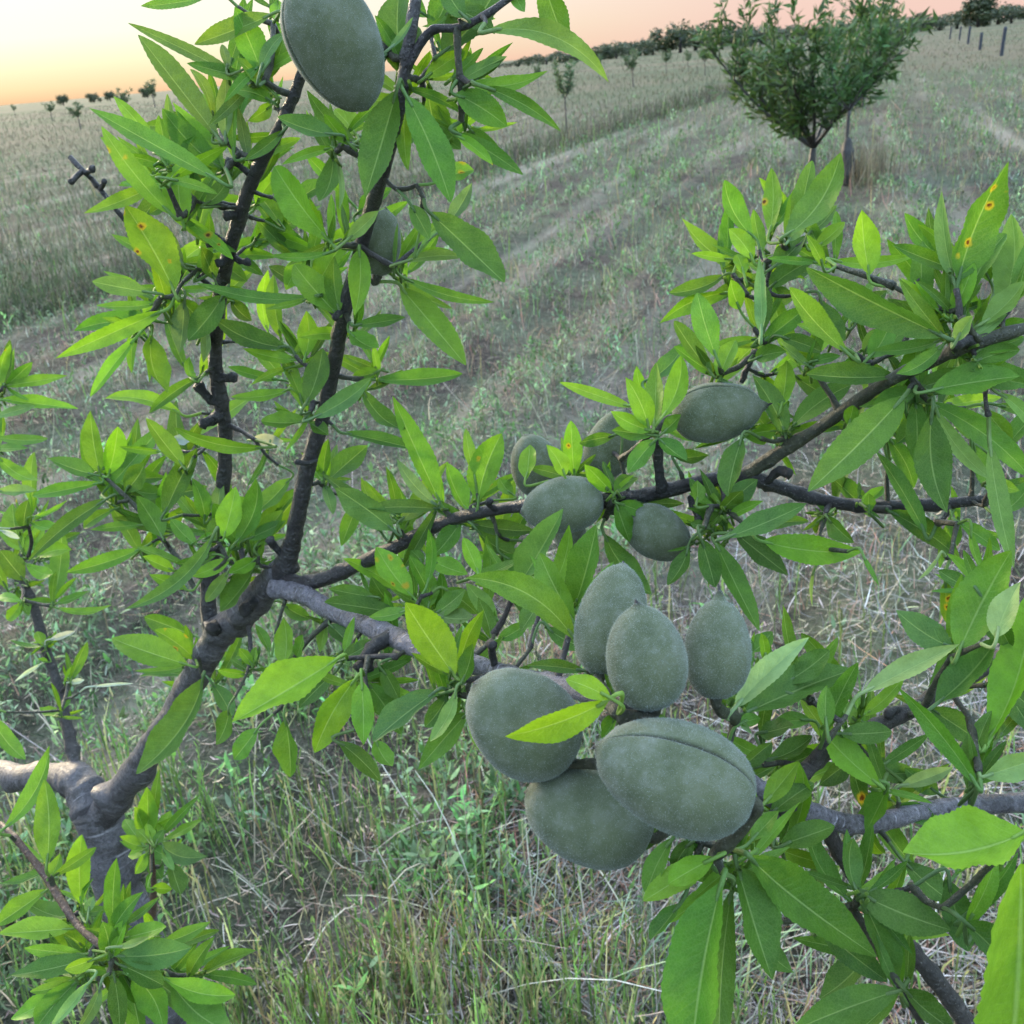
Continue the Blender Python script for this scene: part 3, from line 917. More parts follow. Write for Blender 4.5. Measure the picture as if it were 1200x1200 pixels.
# clusters of leaf bases share one spur tip
NODE = []
for L in LEAF:
    for nd in NODE:
        if (nd[0]-L[0])**2+(nd[1]-L[1])**2 < 20**2: nd[3].append(L); break
    else: NODE.append([L[0], L[1], None, [L]])
def leaf_mesh(mb, L, node, rn):
    bx, by, tx, ty, w, tone, fl, d = L
    Lp = math.hypot(tx-bx, ty-by); Lm = Lp/1200*d
    z = rn.uniform(-.40, .32)*Lm
    if Lp < 45: z = rn.choice((-1, 1))*rn.uniform(.4, .8)*Lm
    B = P(bx, by, d); T = P(tx, ty, d+z)
    t = (T-B); Ln = t.length; t = t/Ln
    mid = (B+T)/2; v = (CAM-mid).normalized()
    n0 = (v-t*v.dot(t)).normalized(); w0 = t.cross(n0)
    th = rad(rn.uniform(8, 38)); 
    if 'F' in fl: th = rad(rn.uniform(28, 36))
    fold = rad(rn.uniform(10, 32)) if 'F' not in fl else rad(rn.uniform(30, 40))
    hw = w/2400*d/(math.cos(th)*math.cos(fold))*.97
    hw = min(hw, (.36 if w > 80 else .25)*Ln if Lp > 45 else .3*Ln)
    n1, n2 = n0*math.cos(th)+w0*math.sin(th), n0*math.cos(th)-w0*math.sin(th)
    up = (n1 if n1.z > n2.z else n2) if rn.random() < .78 else rn.choice((n1, n2))
    nn = up; ww = t.cross(nn)
    curv = rn.uniform(-.055, .055)
    for x in fl:
        if x[0] == 'C': curv = float(x[1:])/100
    side = t.cross(n0); arch = rn.uniform(-.13, .07)
    c1 = mid+side*curv*2*Ln+nn*arch*2*Ln
    a, b = rn.uniform(.70, 1.0), rn.uniform(.72, 1.05)
    pk = (a/(a+b))**a*(b/(a+b))**b
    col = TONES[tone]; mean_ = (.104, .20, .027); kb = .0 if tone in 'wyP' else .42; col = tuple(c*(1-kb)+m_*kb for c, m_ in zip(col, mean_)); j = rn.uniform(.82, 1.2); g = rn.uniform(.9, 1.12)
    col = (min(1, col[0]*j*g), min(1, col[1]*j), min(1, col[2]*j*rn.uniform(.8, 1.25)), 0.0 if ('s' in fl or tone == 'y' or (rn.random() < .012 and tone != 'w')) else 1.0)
    N = 34; vs = []; uv = []; wav = rn.uniform(0, 6); wa = rn.uniform(.04, .15); tw = rn.uniform(-.55, .55)
    U = (-1, -.72, -.4, -.06, 0, .06, .4, .72, 1)
    for i in range(N+1):
        s = i/N; s_ = min(max(s, .004), .997)
        c = B*(1-s)**2+c1*2*s*(1-s)+T*s*s
        tg = ((c1-B)*(1-s)+(T-c1)*s).normalized()
        wv = (ww-tg*ww.dot(tg)).normalized(); nv = wv.cross(tg)
        ct, st = math.cos(tw*(s-.4)), math.sin(tw*(s-.4)); wv, nv = wv*ct+nv*st, nv*ct-wv*st
        pr = s_**a*(1-s_)**b/pk*hw
        for u in U:
            e = abs(u); ser = 1+(.022*math.sin(i*math.pi) if False else (.04 if i % 2 else -.02))*(e == 1)
            f = fold*(.65+.35*e)
            q = c+wv*(u*pr*ser*math.cos(f))+nv*(e*pr*math.sin(f)*(1 if e > .1 else .4)) \
                + nv*(wa*pr*e*e*math.sin(s*13+wav+(2.1 if u > 0 else 0)))
            vs.append(q); uv.append((u, s*Ln/.055))
    m = len(U)
    fs = [(i*m+k, i*m+k+1, (i+1)*m+k+1, (i+1)*m+k) for i in range(N) for k in range(m-1)]
    # make the upper side the front face
    mb.add(vs, fs, uv, [col]*len(vs))
    r0 = .0006+Ln*.006
    dirb = (c1-B).normalized()
    dist = (node-B).length
    if dist > .0015:
        ctl = B-dirb*min(.3*dist, .006)
        tube(mb, spline([(node, r0*1.05), (ctl, r0), (B+dirb*.004, r0*.9), (B+dirb*Ln*.12, r0*.5)], 4), 6, 0, (*[x*.9+.05 for x in col[:3]], 1), cap=False)
        k = 0
    return Lp*w
items = []; twig_parts = []
NODE.sort(key=lambda nd: (lambda m: (nearest(m)[0]-m).length)(P(nd[0], nd[1], nd[3][0][7])))
for ni, nd in enumerate(NODE):
    rn = random.Random(500+ni)
    mean = Vector((0, 0, 0)); dm = 0
    for L in nd[3]: mean += P(L[0], L[1], L[7]); dm += L[7]
    mean /= len(nd[3]); dm /= len(nd[3])
    s = nearest(mean); dist = (s[0]-mean).length
    # spur tip a little towards the limb
    node = mean.lerp(s[0], min(.35, .004/max(dist, .004))) if len(nd[3]) > 1 else mean.lerp(s[0], min(.5, .012/max(dist, .012)))
    if dist > s[1]+.003 and dist < .16:
        bulge = (s[0]+node)/2+Vector((rn.uniform(-1, 1), rn.uniform(-1, 1), rn.uniform(-1.3, .4)))*dist*.045
        r1 = .0010 if len(nd[3]) == 1 else .0014
        tp = spline([(s[0], r1*1.3), (bulge, r1), (node, r1*.95)], 5)
        for q in tp[3:]: SK.append((q[0], q[1], s[2]))
        twig_parts.append((spline([(s[0], r1*1.3), (bulge, r1), (node, r1*.95)], 5), s[2], len(nd[3])))
    for L in nd[3]:
        items.append((L, node, ni))
def area(it): L = it[0]; return L[4]*min(math.hypot(L[2]-L[0], L[3]-L[1]), 400)*(1 if -20 < (L[0]+L[2])/2 < 1220 and -20 < (L[1]+L[3])/2 < 1220 else .2)
order = sorted(range(len(items)), key=lambda i: -area(items[i]))
big = set(order[:98]); rest = MB()
for i, (L, node, ni) in enumerate(items):
    rn = random.Random(9000+i)
    if i in big:
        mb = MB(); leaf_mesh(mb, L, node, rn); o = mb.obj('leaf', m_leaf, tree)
        if 's' in L[6]: o['label'] = 'leaf with yellow and rust-brown spots'
        elif L[5] == 'y': o['label'] = 'yellowing leaf'
    else: leaf_mesh(rest, L, node, rn)
# inner leaves of the same whorls, farther from the lens
for ni, nd in enumerate(NODE):
    rn = random.Random(3000+ni)
    if len(nd[3]) < 2: continue
    for k in range(7 if len(nd[3]) > 2 else 3):
        L0 = rn.choice(nd[3]); a = -1.57+rn.gauss(0, 1.25); ref = sum(math.hypot(q[2]-q[0], q[3]-q[1]) for q in nd[3])/len(nd[3]); ln = min(88, ref*rn.uniform(.55, 1.05))
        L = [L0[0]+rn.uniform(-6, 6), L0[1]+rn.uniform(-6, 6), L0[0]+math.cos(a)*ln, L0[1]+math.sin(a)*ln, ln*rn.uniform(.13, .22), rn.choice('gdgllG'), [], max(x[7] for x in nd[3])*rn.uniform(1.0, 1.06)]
        leaf_mesh(rest, L, P(L[0], L[1], L[7]-.012), rn)
# a few more per region where the canopy is thickest
for (x0, x1, y0, y1, n_) in ((170, 440, 40, 470, 45), (0, 330, 430, 720, 30), (820, 1200, 220, 620, 36), (880, 1200, 780, 1180, 45), (400, 660, 620, 860, 24)):
    cand = [(ni, nd) for ni, nd in enumerate(NODE) if x0 < nd[0] < x1 and y0 < nd[1] < y1]; rn = random.Random(x0+y0)
    for _ in range(n_):
        ni, nd = rn.choice(cand); L0 = rn.choice(nd[3]); a = -1.57+rn.gauss(0, 1.1); ln = rn.uniform(60, 105); bx_, by_ = L0[0]+rn.uniform(-14, 14), L0[1]+rn.uniform(-14, 14)
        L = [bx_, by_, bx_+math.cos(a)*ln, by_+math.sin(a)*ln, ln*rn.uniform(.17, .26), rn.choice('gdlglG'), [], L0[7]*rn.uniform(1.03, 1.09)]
        leaf_mesh(rest, L, P(L0[0], L0[1], L0[7]), rn)
fo = rest.obj('foliage', m_leaf, tree); fo['kind'] = 'stuff'
groups = {}
for pts, o, n in twig_parts: groups.setdefault(o.name, (o, []))[1].append(pts)
tw_n = 0
for k, (o, lst) in groups.items():
    for j, pts in enumerate(lst):
        mb = MB(); tube(mb, pts, 8, .25, knots=3, seed=tw_n); tw_n += 1
        mb.obj('twig', bark['green'] if tw_n % 3 else bark['brown'], o)

# ------------------------------------------------------------------ the fruit
m_alm = mat_almond(); m_down = mat_down(); m_stalk = bark['green']; m_tip = bark['spur']
ALM = [ # cx, cy, depth, length px, width px, tip direction in the photo, tilt of the tip towards the lens, seam angle, style length, label
 (792,909,.325,194,136,160,6,-36,.9,'largest fuzzy almond at the front of the lower cluster, dark seam along its top'),
 (613,847,.365,144,126,140,20,150,.5,'round shaded almond at the end of the silver branch, crossed by a lime leaf'),
 (690,955,.372,158,118,160,8,170,.4,'smooth grey-green almond hanging lowest of all, half under the biggest almond'),
 (717,727,.372,136,86,78,-10,150,.8,'slim bluish almond standing behind the middle one of the upright trio'),
 (757,771,.338,124,98,99,14,165,1.0,'plump almond in front of the upright trio with a dark withered tip'),
 (841,761,.368,120,81,88,0,160,2.4,'upright almond with a thin spike on top, beside a folded pale leaf'),
 (840,483,.505,108,73,8,4,58,2.0,'almond lying level above the dark branch, bluish with a seam along its top'),
 (660,592,.512,98,69,190,8,150,.8,'egg-shaped almond resting in front of the thin dark branch'),
 (771,625,.515,84,65,-30,-6,170,.6,'dark green almond hanging below the dark branch behind two small leaves'),
 (716,521,.545,88,60,66,0,170,.6,'olive almond mostly hidden behind the leaf whorl above the branch'),
 (628,546,.56,76,62,108,0,160,.6,'small pale almond peeping out behind three narrow upright leaves'),
 (393,52,.40,160,112,-64,-4,-62,.4,'big dark almond hanging at the top of the picture against the sunset'),
 (447,285,.515,78,48,82,0,150,.6,'small green almond tucked behind the upright dark limb'),
 (668,626,.55,54,40,-80,0,170,.5,'tiny tan almond showing under the egg-shaped one'),
]
def almond(i, cx, cy, d, Lp, Wp, ang, tilt, seam, style, label):
    C = P(cx, cy, d); a = rad(ang); L = Lp/1200*d*.965; W = Wp/1200*d*.955
    v = (CAM-C).normalized()
    ax = (RGT*math.cos(a)+UPV*math.sin(a)); ax = (ax-v*ax.dot(v)).normalized()
    ax = ax*math.cos(rad(tilt))+v*math.sin(rad(tilt))
    xx = (v-ax*v.dot(ax)).normalized(); yy = ax.cross(xx)
    if yy.dot(UPV*math.cos(a)-RGT*math.sin(a)) < 0: yy = -yy
    L /= max(.7, math.cos(rad(tilt)))
    nr, ns = 44, 132; rn = random.Random(i); vs = []; cs = []; off = Vector((i*3.1, i*1.7, 0))
    for r in range(nr+1):
        th = math.pi*r/nr; z = -math.cos(th)
        rr = math.sin(th)**.86*(1-.10*z-.05*z*z) if 0 < r < nr else 0
        zz = z*.5*L
        if r > nr-3: zz += .0006*style*(r-nr+3)
        if r < 3: zz += .012*L*(3-r)
        for k in range(ns):
            uu = 2*k/ns-1; dp = math.pi*(.22*uu+.78*uu**3); ph = rad(seam)+dp
            g = math.exp(-(dp/.04)**2)*math.sin(th)**.5; sh = math.exp(-(dp/.30)**2)
            # the seam side is a little keeled and closes at both ends
            q = rr*(1+.030*sh-.06*g)
            p = xx*(math.cos(ph)*q*W*.44)+yy*(math.sin(ph)*q*W*.5)+ax*zz
            p *= 1+.022*noise.noise(p*70+off)+.008*noise.noise(p*260+off)
            vs.append(C+p)
            seam_c = 1-.95*math.exp(-(dp/.030)**2)*(.4+.6*max(0, math.sin(th*.9+.2)))*(1 if seam < 100 else .4)
            if r >= nr-1: seam_c = .1
            elif r == nr-2: seam_c *= .75
            cs.append((seam_c, seam_c, seam_c, 1))
    fs = [(r*ns+k, r*ns+(k+1) % ns, (r+1)*ns+(k+1) % ns, (r+1)*ns+k) for r in range(nr) for k in range(ns)]
    root = empty('green_almond', C); tag(root, label, 'almond', 'green almonds hanging on the tree')
    mb = MB(); mb.add(vs, fs, None, cs)
    h = mb.obj('hull', m_alm, root)
    h.data.materials.append(m_down)
    bm = bmesh.new(); bm.from_mesh(h.data); bmesh.ops.remove_doubles(bm, verts=bm.verts, dist=1e-6)
    bmesh.ops.recalc_face_normals(bm, faces=bm.faces); bm.to_mesh(h.data); bm.free()
    # a coat of fine pale down
    bm = bmesh.new(); bm.from_mesh(h.data); fl_ = list(bm.faces); ar = np.array([q.calc_area() for q in fl_]); nh = int(min(11000, 30*Lp*Wp*.8/24))
    pick = np.random.default_rng(i).choice(len(fl_), nh, p=ar/ar.sum()); hl = []
    tl = bm.verts.layers.float_color.get('tone')
    for q in pick:
        fc = fl_[q]; vv = fc.verts; a_, b_ = rn.random(), rn.random()
        if len(vv) == 4: p = vv[0].co.lerp(vv[1].co, a_).lerp(vv[3].co.lerp(vv[2].co, a_), b_)
        else: p = vv[0].co+(vv[1].co-vv[0].co)*(1-math.sqrt(a_))+(vv[2].co-vv[0].co)*(math.sqrt(a_)*b_)
        n_ = fc.normal; dv = (n_+Vector((rn.gauss(0, .45), rn.gauss(0, .45), rn.gauss(0, .45)))).normalized(); wv = n_.cross(dv); wv = (wv if wv.length > 1e-4 else n_.orthogonal()).normalized()*.000032
        l_ = rn.uniform(.0004, .0008); hl.append((p+wv, p-wv, p+dv*l_))
    for tri in hl:
        vs3 = [bm.verts.new(q) for q in tri]
        for v_ in vs3: v_[tl] = (1, 1, 1, 1)
        fc = bm.faces.new(vs3); fc.material_index = 1; fc.smooth = True
    bm.to_mesh(h.data); bm.free()
    mb = MB(); tip = C+ax*(.5*L)
    tube(mb, [(tip-ax*.001, .0013), (tip+ax*.0008*style, .0009), (tip+ax*.0024*style+yy*.0005, .0003)], 8, .2, seed=i)
    mb.obj('tip', m_tip, root)
    st = C-ax*(.5*L-.002); s = nearest(st)
    mb = MB(); tube(mb, spline([(st, .0022), (st-ax*.004+(s[0]-st)*.1, .0019), (s[0], .0024)], 6), 10, .25, knots=3, seed=i)
    mb.obj('stalk', m_stalk, root)
for i, a in enumerate(ALM): almond(i, *a)
# ------------------------------------------------------------------ the field
ROWA = rad(20.5)                                     # the mown rows run 20 degrees to the right of the view
ROWU = np.array([math.sin(ROWA), math.cos(ROWA)]); ROWV = np.array([math.cos(ROWA), -math.sin(ROWA)])
_g = [rng.random((64, 64)) for _ in range(6)]
def vnoise(x, y, k=0):
    g = _g[k % 6]; xi = np.floor(x).astype(int); yi = np.floor(y).astype(int); fx = x-xi; fy = y-yi
    fx = fx*fx*(3-2*fx); fy = fy*fy*(3-2*fy)
    a = g[xi % 64, yi % 64]; b = g[(xi+1) % 64, yi % 64]; c = g[xi % 64, (yi+1) % 64]; d = g[(xi+1) % 64, (yi+1) % 64]
    return (a*(1-fx)+b*fx)*(1-fy)+(c*(1-fx)+d*fx)*fy
def fbm(x, y, k=0): return (vnoise(x, y, k)+.5*vnoise(x*2.1+7, y*2.1+3, k+1)+.25*vnoise(x*4.3+1, y*4.3+9, k+2))/1.75
def rowc(x, y): return x*ROWU[0]+y*ROWU[1], x*ROWV[0]+y*ROWV[1]      # along the row, to its right
p1, _ = G(560, 212); p2, _ = G(0, 392); p3, _ = G(862, 112)
TB = [rowc(p.x, p.y) for p in (p2, p1, p3)]
def edge_t(s): return np.interp(s, [TB[0][0], TB[1][0], TB[2][0], 200], [TB[0][1], TB[1][1], TB[2][1], TB[2][1]])
def stripe(s, t): return np.clip(1.3*(.5-.5*np.cos(2*math.pi*(t/.82+.45*fbm(s*.35, t*.35, 2))))-.1+.35*(fbm(s*1.5, t*1.5, 3)-.5), 0, 1)
def ground_z(x, y):
    s, t = rowc(x, y); r = np.hypot(x, y); fade = np.clip(1-(r-30)/60, 0, 1)
    wind = stripe(s, t)**1.5*.05*(t > edge_t(s))
    z = (fbm(x*1.3+40, y*1.3+40)-.5)*.07+(fbm(x*4+9, y*4, 3)-.5)*.035+wind
    return z*fade

nr_, na_ = 230, 300
rr = np.concatenate([[0.0], .25*(2600/.25)**(np.arange(nr_)/(nr_-1))]); aa = np.arange(na_)*2*math.pi/na_
Rg, Ag = np.meshgrid(rr, aa, indexing='ij'); X = Rg*np.sin(Ag); Y = Rg*np.cos(Ag); Z = ground_z(X, Y)
vg = np.stack([X, Y, Z], -1).reshape(-1, 3)
fi = [(r*na_+k, (r+1)*na_+k, (r+1)*na_+(k+1) % na_, r*na_+(k+1) % na_) for r in range(nr_) for k in range(na_)]
me = bpy.data.meshes.new('ground'); me.from_pydata(vg.tolist(), [], fi); me.polygons.foreach_set('use_smooth', [True]*len(me.polygons))
me.materials.append(mat_ground()); me.update()
import bmesh
bm = bmesh.new(); bm.from_mesh(me); bmesh.ops.recalc_face_normals(bm, faces=bm.faces)
if sum(f.normal.z for f in list(bm.faces)[5000:5100]) < 0: bmesh.ops.reverse_faces(bm, faces=bm.faces)
bm.to_mesh(me); bm.free()
tag(link('ground', me), kind='structure')

def ribbons(name, base, h, w, lean, az, droop, col, prof, mat, stuff=True, label=None):
    """N separate tapering blades as one mesh: base (N,3), pigment per blade"""
    N = len(h); K = len(prof); t = np.linspace(0, 1, K)[None, :]
    hx = np.cos(az)[:, None]; hy = np.sin(az)[:, None]
    ang = lean[:, None]+droop[:, None]*t*t
    ln = h[:, None]*t
    px = base[:, 0:1]+hx*ln*np.sin(ang); py = base[:, 1:2]+hy*ln*np.sin(ang); pz = base[:, 2:3]+ln*np.cos(ang)
    pz = np.maximum(pz, base[:, 2:3]+.002)
    wa = az+math.pi/2+rng.normal(0, .9, N); wx = np.cos(wa)[:, None]; wy = np.sin(wa)[:, None]
    ww = w[:, None]*np.array(prof)[None, :]*.5
    V = np.empty((N, K, 2, 3), np.float32)
    for j, sg in enumerate((-1, 1)):
        V[:, :, j, 0] = px+sg*wx*ww; V[:, :, j, 1] = py+sg*wy*ww; V[:, :, j, 2] = pz
    idx = (np.arange(N)[:, None, None]*K*2+np.arange(K-1)[None, :, None]*2+np.array([0, 1, 3, 2])[None, None, :])
    me = bpy.data.meshes.new(name); nv = N*K*2; nf = N*(K-1)
    me.vertices.add(nv); me.vertices.foreach_set('co', V.ravel())
    me.loops.add(nf*4); me.loops.foreach_set('vertex_index', idx.astype(np.int32).ravel())
    me.polygons.add(nf); me.polygons.foreach_set('loop_start', np.arange(0, nf*4, 4, dtype=np.int32))
    me.update(calc_edges=True)
    ca = me.color_attributes.new('tone', 'FLOAT_COLOR', 'POINT')
    tip = np.linspace(.9, 1.12, K)[None, :, None, None]
    c = np.ones((N, K, 2, 4), np.float32); c[..., :3] = col[:, None, None, :]*tip
    ca.data.foreach_set('color', c.ravel())
    me.materials.append(mat); o = link(name, me)
    return tag(o, kind='stuff')
def polar(n, r0, r1, a0=-50, a1=50, k=1.0):
    r = r0*(r1/r0)**(rng.random(n)**k); a = np.radians(rng.uniform(a0, a1, n)); return r*np.sin(a), r*np.cos(a), r
def bump_at(x, y, px, py, rad_):
    p, _ = G(px, py); return np.exp(-((x-p.x)**2+(y-p.y)**2)/rad_**2)
def tint(n, c, j=.25, hue=.10):
    c = np.array(c)[None, :]*np.exp(rng.normal(0, j, (n, 1)))*np.exp(rng.normal(0, hue, (n, 3))); return np.clip(c, .005, .9)
m_grass = mat_tone('grass_blades', .7, .25, .12, 90, .2)
m_dry = mat_tone('dry_straw', .75, .3, .05, 120, .25)

def at(x, y, dz=0): return np.stack([x, y, ground_z(x, y)+dz], -1)
# zones of the mown strip, each with its own cover
def zones(x, y):
    s, t = rowc(x, y); mown = t > edge_t(s)
    n1 = fbm(x*1.7, y*1.7, 1); n2 = fbm(x*.8+5, y*.8, 2); rown = stripe(s, t)
    spike = 1.9*bump_at(x, y, 470, 1120, .75)+.8*bump_at(x, y, 560, 960, .55)+.45*bump_at(x, y, 330, 1180, .4)
    silver = 1.5*bump_at(x, y, 280, 930, .55)+.8*bump_at(x, y, 420, 960, .4)+.8*bump_at(x, y, 90, 700, 1.0)+.6*bump_at(x, y, 200, 560, 1.2)
    dead = 1.2*bump_at(x, y, 1010, 750, .8)+1.0*bump_at(x, y, 950, 1130, .6)+.35*bump_at(x, y, 720, 1150, .3)+.7*bump_at(x, y, 1150, 900, .8)
    red = bump_at(x, y, 560, 880, .3)+.8*bump_at(x, y, 640, 1050, .3)+.7*bump_at(x, y, 640, 400, 1.2)+.6*bump_at(x, y, 780, 420, 1.0)
    return mown, n1, n2, rown, spike, silver, dead, red

# 1 low grey-green weeds: short stems carrying many small leaves
def clump(x, y, r, k=0, lo=.38, hi=.58, floor=.22):
    c = np.clip((fbm(x*4.2+k*7, y*4.2+k*3, k)-lo)/(hi-lo), 0, 1); return np.where(r < 9, floor+(1-floor)*c, 1)
def weeds():
    n = 32000; x, y, r = polar(n, .85, 38, k=1.0); mown, n1, n2, rown, spike, silver, dead, red = zones(x, y)
    p = np.clip((.24+2.6*np.clip(n1-.36, 0, 1)+.9*silver+.25*(r > 4))*(.25+1.35*rown)-.9*dead-.35*spike, .015, 1)*clump(x, y, r, 1, .34, .52)*np.where(mown, 1, .4)
    k = rng.random(n) < p; x, y, r = x[k], y[k], r[k]; n = len(x); m = 9
    sc_ = (.75+.5*rng.random(n))*np.clip(r/5, 1, 4)**.5
    hh = np.repeat((.045+.055*rng.random(n))*sc_, m); ji = np.tile(np.linspace(.05, 1, m), n)
    X = np.repeat(x, m)+rng.normal(0, .012, n*m)*np.repeat(sc_, m); Y = np.repeat(y, m)+rng.normal(0, .012, n*m)*np.repeat(sc_, m)
    b = at(X, Y); b[:, 2] += hh*ji
    L = np.repeat(sc_, m)*(.017+.018*rng.random(n*m)); W = L*rng.uniform(.22, .36, n*m)
    c = tint(n, (.125, .185, .088), .35, .08); c2 = np.repeat(c, m, 0)*np.exp(rng.normal(0, .15, (n*m, 1)))
    gg = np.repeat(rng.random(n) < .3, m); c2[gg] *= np.array([.75, 1.05, .6])
    ribbons('low_weeds', b, L, W, rng.uniform(.2, 1.25, n*m), rng.uniform(0, 6.28, n*m), rng.uniform(-.2, .6, n*m), c2, (.35, 1, .85, .08), m_grass)
    ribbons('weed_stems', at(x, y), .05*sc_+.04*sc_*rng.random(n), .0028*sc_, rng.uniform(0, .4, n), rng.uniform(0, 6.28, n), rng.uniform(-.2, .2, n), c*.9, (1, .8, .5), m_grass)
weeds()
# 2 dry cut straw lying every way
def straw():
    n = 52000; x, y, r = polar(n, .85, 32, k=1.0); mown, n1, n2, rown, spike, silver, dead, red = zones(x, y)
    p = np.clip((.22+1.5*np.clip(.5-n1, -.2, 1))*(.35+1.1*rown)*np.clip(r/3.2, .4, 1)+1.0*dead-.3*silver, .03, 1)*clump(x, y, r, 2, .36, .55, .2)*np.where(mown, 1, .35)
    k = rng.random(n) < p; x, y, r, dead, red, n2 = x[k], y[k], r[k], dead[k], red[k], n2[k]; n = len(x); s = np.clip(r/4, 1, 4)**.7
    c = tint(n, (.235, .195, .13), .38, .06); kk = rng.random(n) < np.clip(dead, 0, .85); c[kk] = tint(kk.sum(), (.26, .236, .215), .45, .05)
    q = rng.random(n) < .14+.3*red; c[q] = tint(q.sum(), (.30, .16, .10), .3, .1)
    ribbons('cut_straw', at(x, y, .004+.02*rng.random(n)), (.05+.13*rng.random(n)**1.6)*s, rng.uniform(.0012, .0034, n)*s, rng.uniform(1.0, 1.62, n), rng.uniform(0, 6.28, n), rng.normal(0, .25, n), c, (1, 1, .8, .3), m_dry)
straw()
def litter():
    n = 60000; x, y, r = polar(n, .85, 9); c = tint(n, (.25, .205, .15), .5, .08); q = rng.random(n) < .3; c[q] = tint(q.sum(), (.11, .14, .07), .4, .1); q = rng.random(n) < .15; c[q] = tint(q.sum(), (.09, .06, .045), .4, .1)
    ribbons('plant_litter', at(x, y, .002+.006*rng.random(n)), rng.uniform(.008, .045, n), rng.uniform(.0015, .0045, n), rng.uniform(1.15, 1.6, n), rng.uniform(0, 6.28, n), rng.normal(0, .3, n), c, (.7, 1, .5), m_dry)
litter()
# 3 standing dead stubble
def stubble():
    n = 56000; x, y, r = polar(n, .85, 30, k=1.0); mown, n1, n2, rown, spike, silver, dead, red = zones(x, y)
    p = np.clip((.16+1.6*np.clip(n2-.42, -.1, 1))*(1.35-.8*rown)+.9*dead+.9*red, .03, 1)*clump(x, y, r, 3)*np.where(mown, 1, .6)
    k = rng.random(n) < p; x, y, r, dead, red = x[k], y[k], r[k], dead[k], red[k]; n = len(x); s = np.clip(r/4, 1, 4)**.7
    c = tint(n, (.20, .152, .095), .38, .07); kk = rng.random(n) < np.clip(dead, 0, .8); c[kk] = tint(kk.sum(), (.24, .214, .195), .45, .05)
    q = rng.random(n) < .18+.4*np.clip(red, 0, 1); c[q] = tint(q.sum(), (.31, .17, .12), .3, .1)
    g = rng.random(n) < .16; c[g] = tint(g.sum(), (.20, .28, .13), .25, .1)
    ribbons('stubble', at(x, y), (.035+.085*rng.random(n)**1.4)*s, rng.uniform(.0014, .0036, n)*s, np.abs(rng.normal(0, .42, n)), rng.uniform(0, 6.28, n), rng.normal(0, .35, n), c, (1, .9, .7, .15), m_dry)
stubble()
def mown_turf():
    n = 150000; x, y, r = polar(n, 2.2, 34); mown, n1, n2, rown, spike, silver, dead, red = zones(x, y)
    p = np.where(mown, np.clip(.25+.75*rown, 0, 1)*np.clip(.45+1.3*(n1-.35), .1, 1), .25)*np.clip(1-.6*dead, .2, 1); k = rng.random(n) < p
    x, y, r, rown, n2, red = x[k], y[k], r[k], rown[k], n2[k], red[k]; n = len(x); s = np.clip(r/4, .8, 4)**.65
    c = tint(n, (.125, .168, .095), .38, .09); q = rng.random(n) < np.clip(.25+1.4*(n2-.42)+.5*red, .1, .8); c[q] = tint(q.sum(), (.225, .175, .125), .38, .08); q = rng.random(n) < .12; c[q] = tint(q.sum(), (.30, .32, .25), .25, .05)
    ribbons('mown_growth', at(x, y), (.018+.045*rng.random(n))*s, rng.uniform(.0022, .0060, n)*s, np.abs(rng.normal(.3, .5, n)), rng.uniform(0, 6.28, n), rng.normal(.1, .4, n), c, (.6, 1, .7, .1), m_grass)
mown_turf()
# 4 green upright grass with spiky seed heads near the tree
def spikes():
    n = 27000; x, y, r = polar(n, .85, 24, k=1.0); mown, n1, n2, rown, spike, silver, dead, red = zones(x, y)
    p = np.clip(.03+.25*(n2-.5)+1.0*spike+.12*(r > 5)*(n1 > .5), 0, 1)*clump(x, y, r, 4, .36, .54)*np.where(mown, 1, .8)
    k = rng.random(n) < p; x, y, r = x[k], y[k], r[k]; n = len(x); s = np.clip(r/4, 1, 4)**.6
    c = tint(n, (.125, .205, .05), .33, .1); q = rng.random(n) < .3; c[q] = tint(q.sum(), (.29, .27, .12), .25, .08)
    az = rng.uniform(0, 6.28, n); le = np.abs(rng.normal(0, .16, n)); hh = (.10+.10*rng.random(n))*s; dr = rng.normal(0, .2, n)
    ribbons('green_grass', at(x, y), hh, rng.uniform(.002, .0048, n)*s, le, az, dr, c, (.7, 1, .8, .1), m_grass)
    # seed heads: short bristly spikelets along the upper half of the stem
    k = rng.random(n) < .55; x, y, hh, le, az, s, c, dr = x[k], y[k], hh[k], le[k], az[k], s[k], c[k], dr[k]; n = len(x); m = 7
    f = np.tile(np.linspace(.42, 1.0, m), n); H = np.repeat(hh, m)*f; LE = np.repeat(le, m)+np.repeat(dr, m)*f*f; AZ = np.repeat(az, m)
    b = at(np.repeat(x, m), np.repeat(y, m)); b[:, 0] += np.cos(AZ)*H*np.sin(LE); b[:, 1] += np.sin(AZ)*H*np.sin(LE); b[:, 2] += H*np.cos(LE)
    ribbons('seed_heads', b, np.repeat(s, m)*rng.uniform(.012, .022, n*m), np.repeat(s, m)*rng.uniform(.0024, .0042, n*m), rng.uniform(.15, .5, n*m), rng.uniform(0, 6.28, n*m), np.zeros(n*m), np.repeat(c, m, 0)*1.1, (.6, 1, .1), m_grass)
spikes()
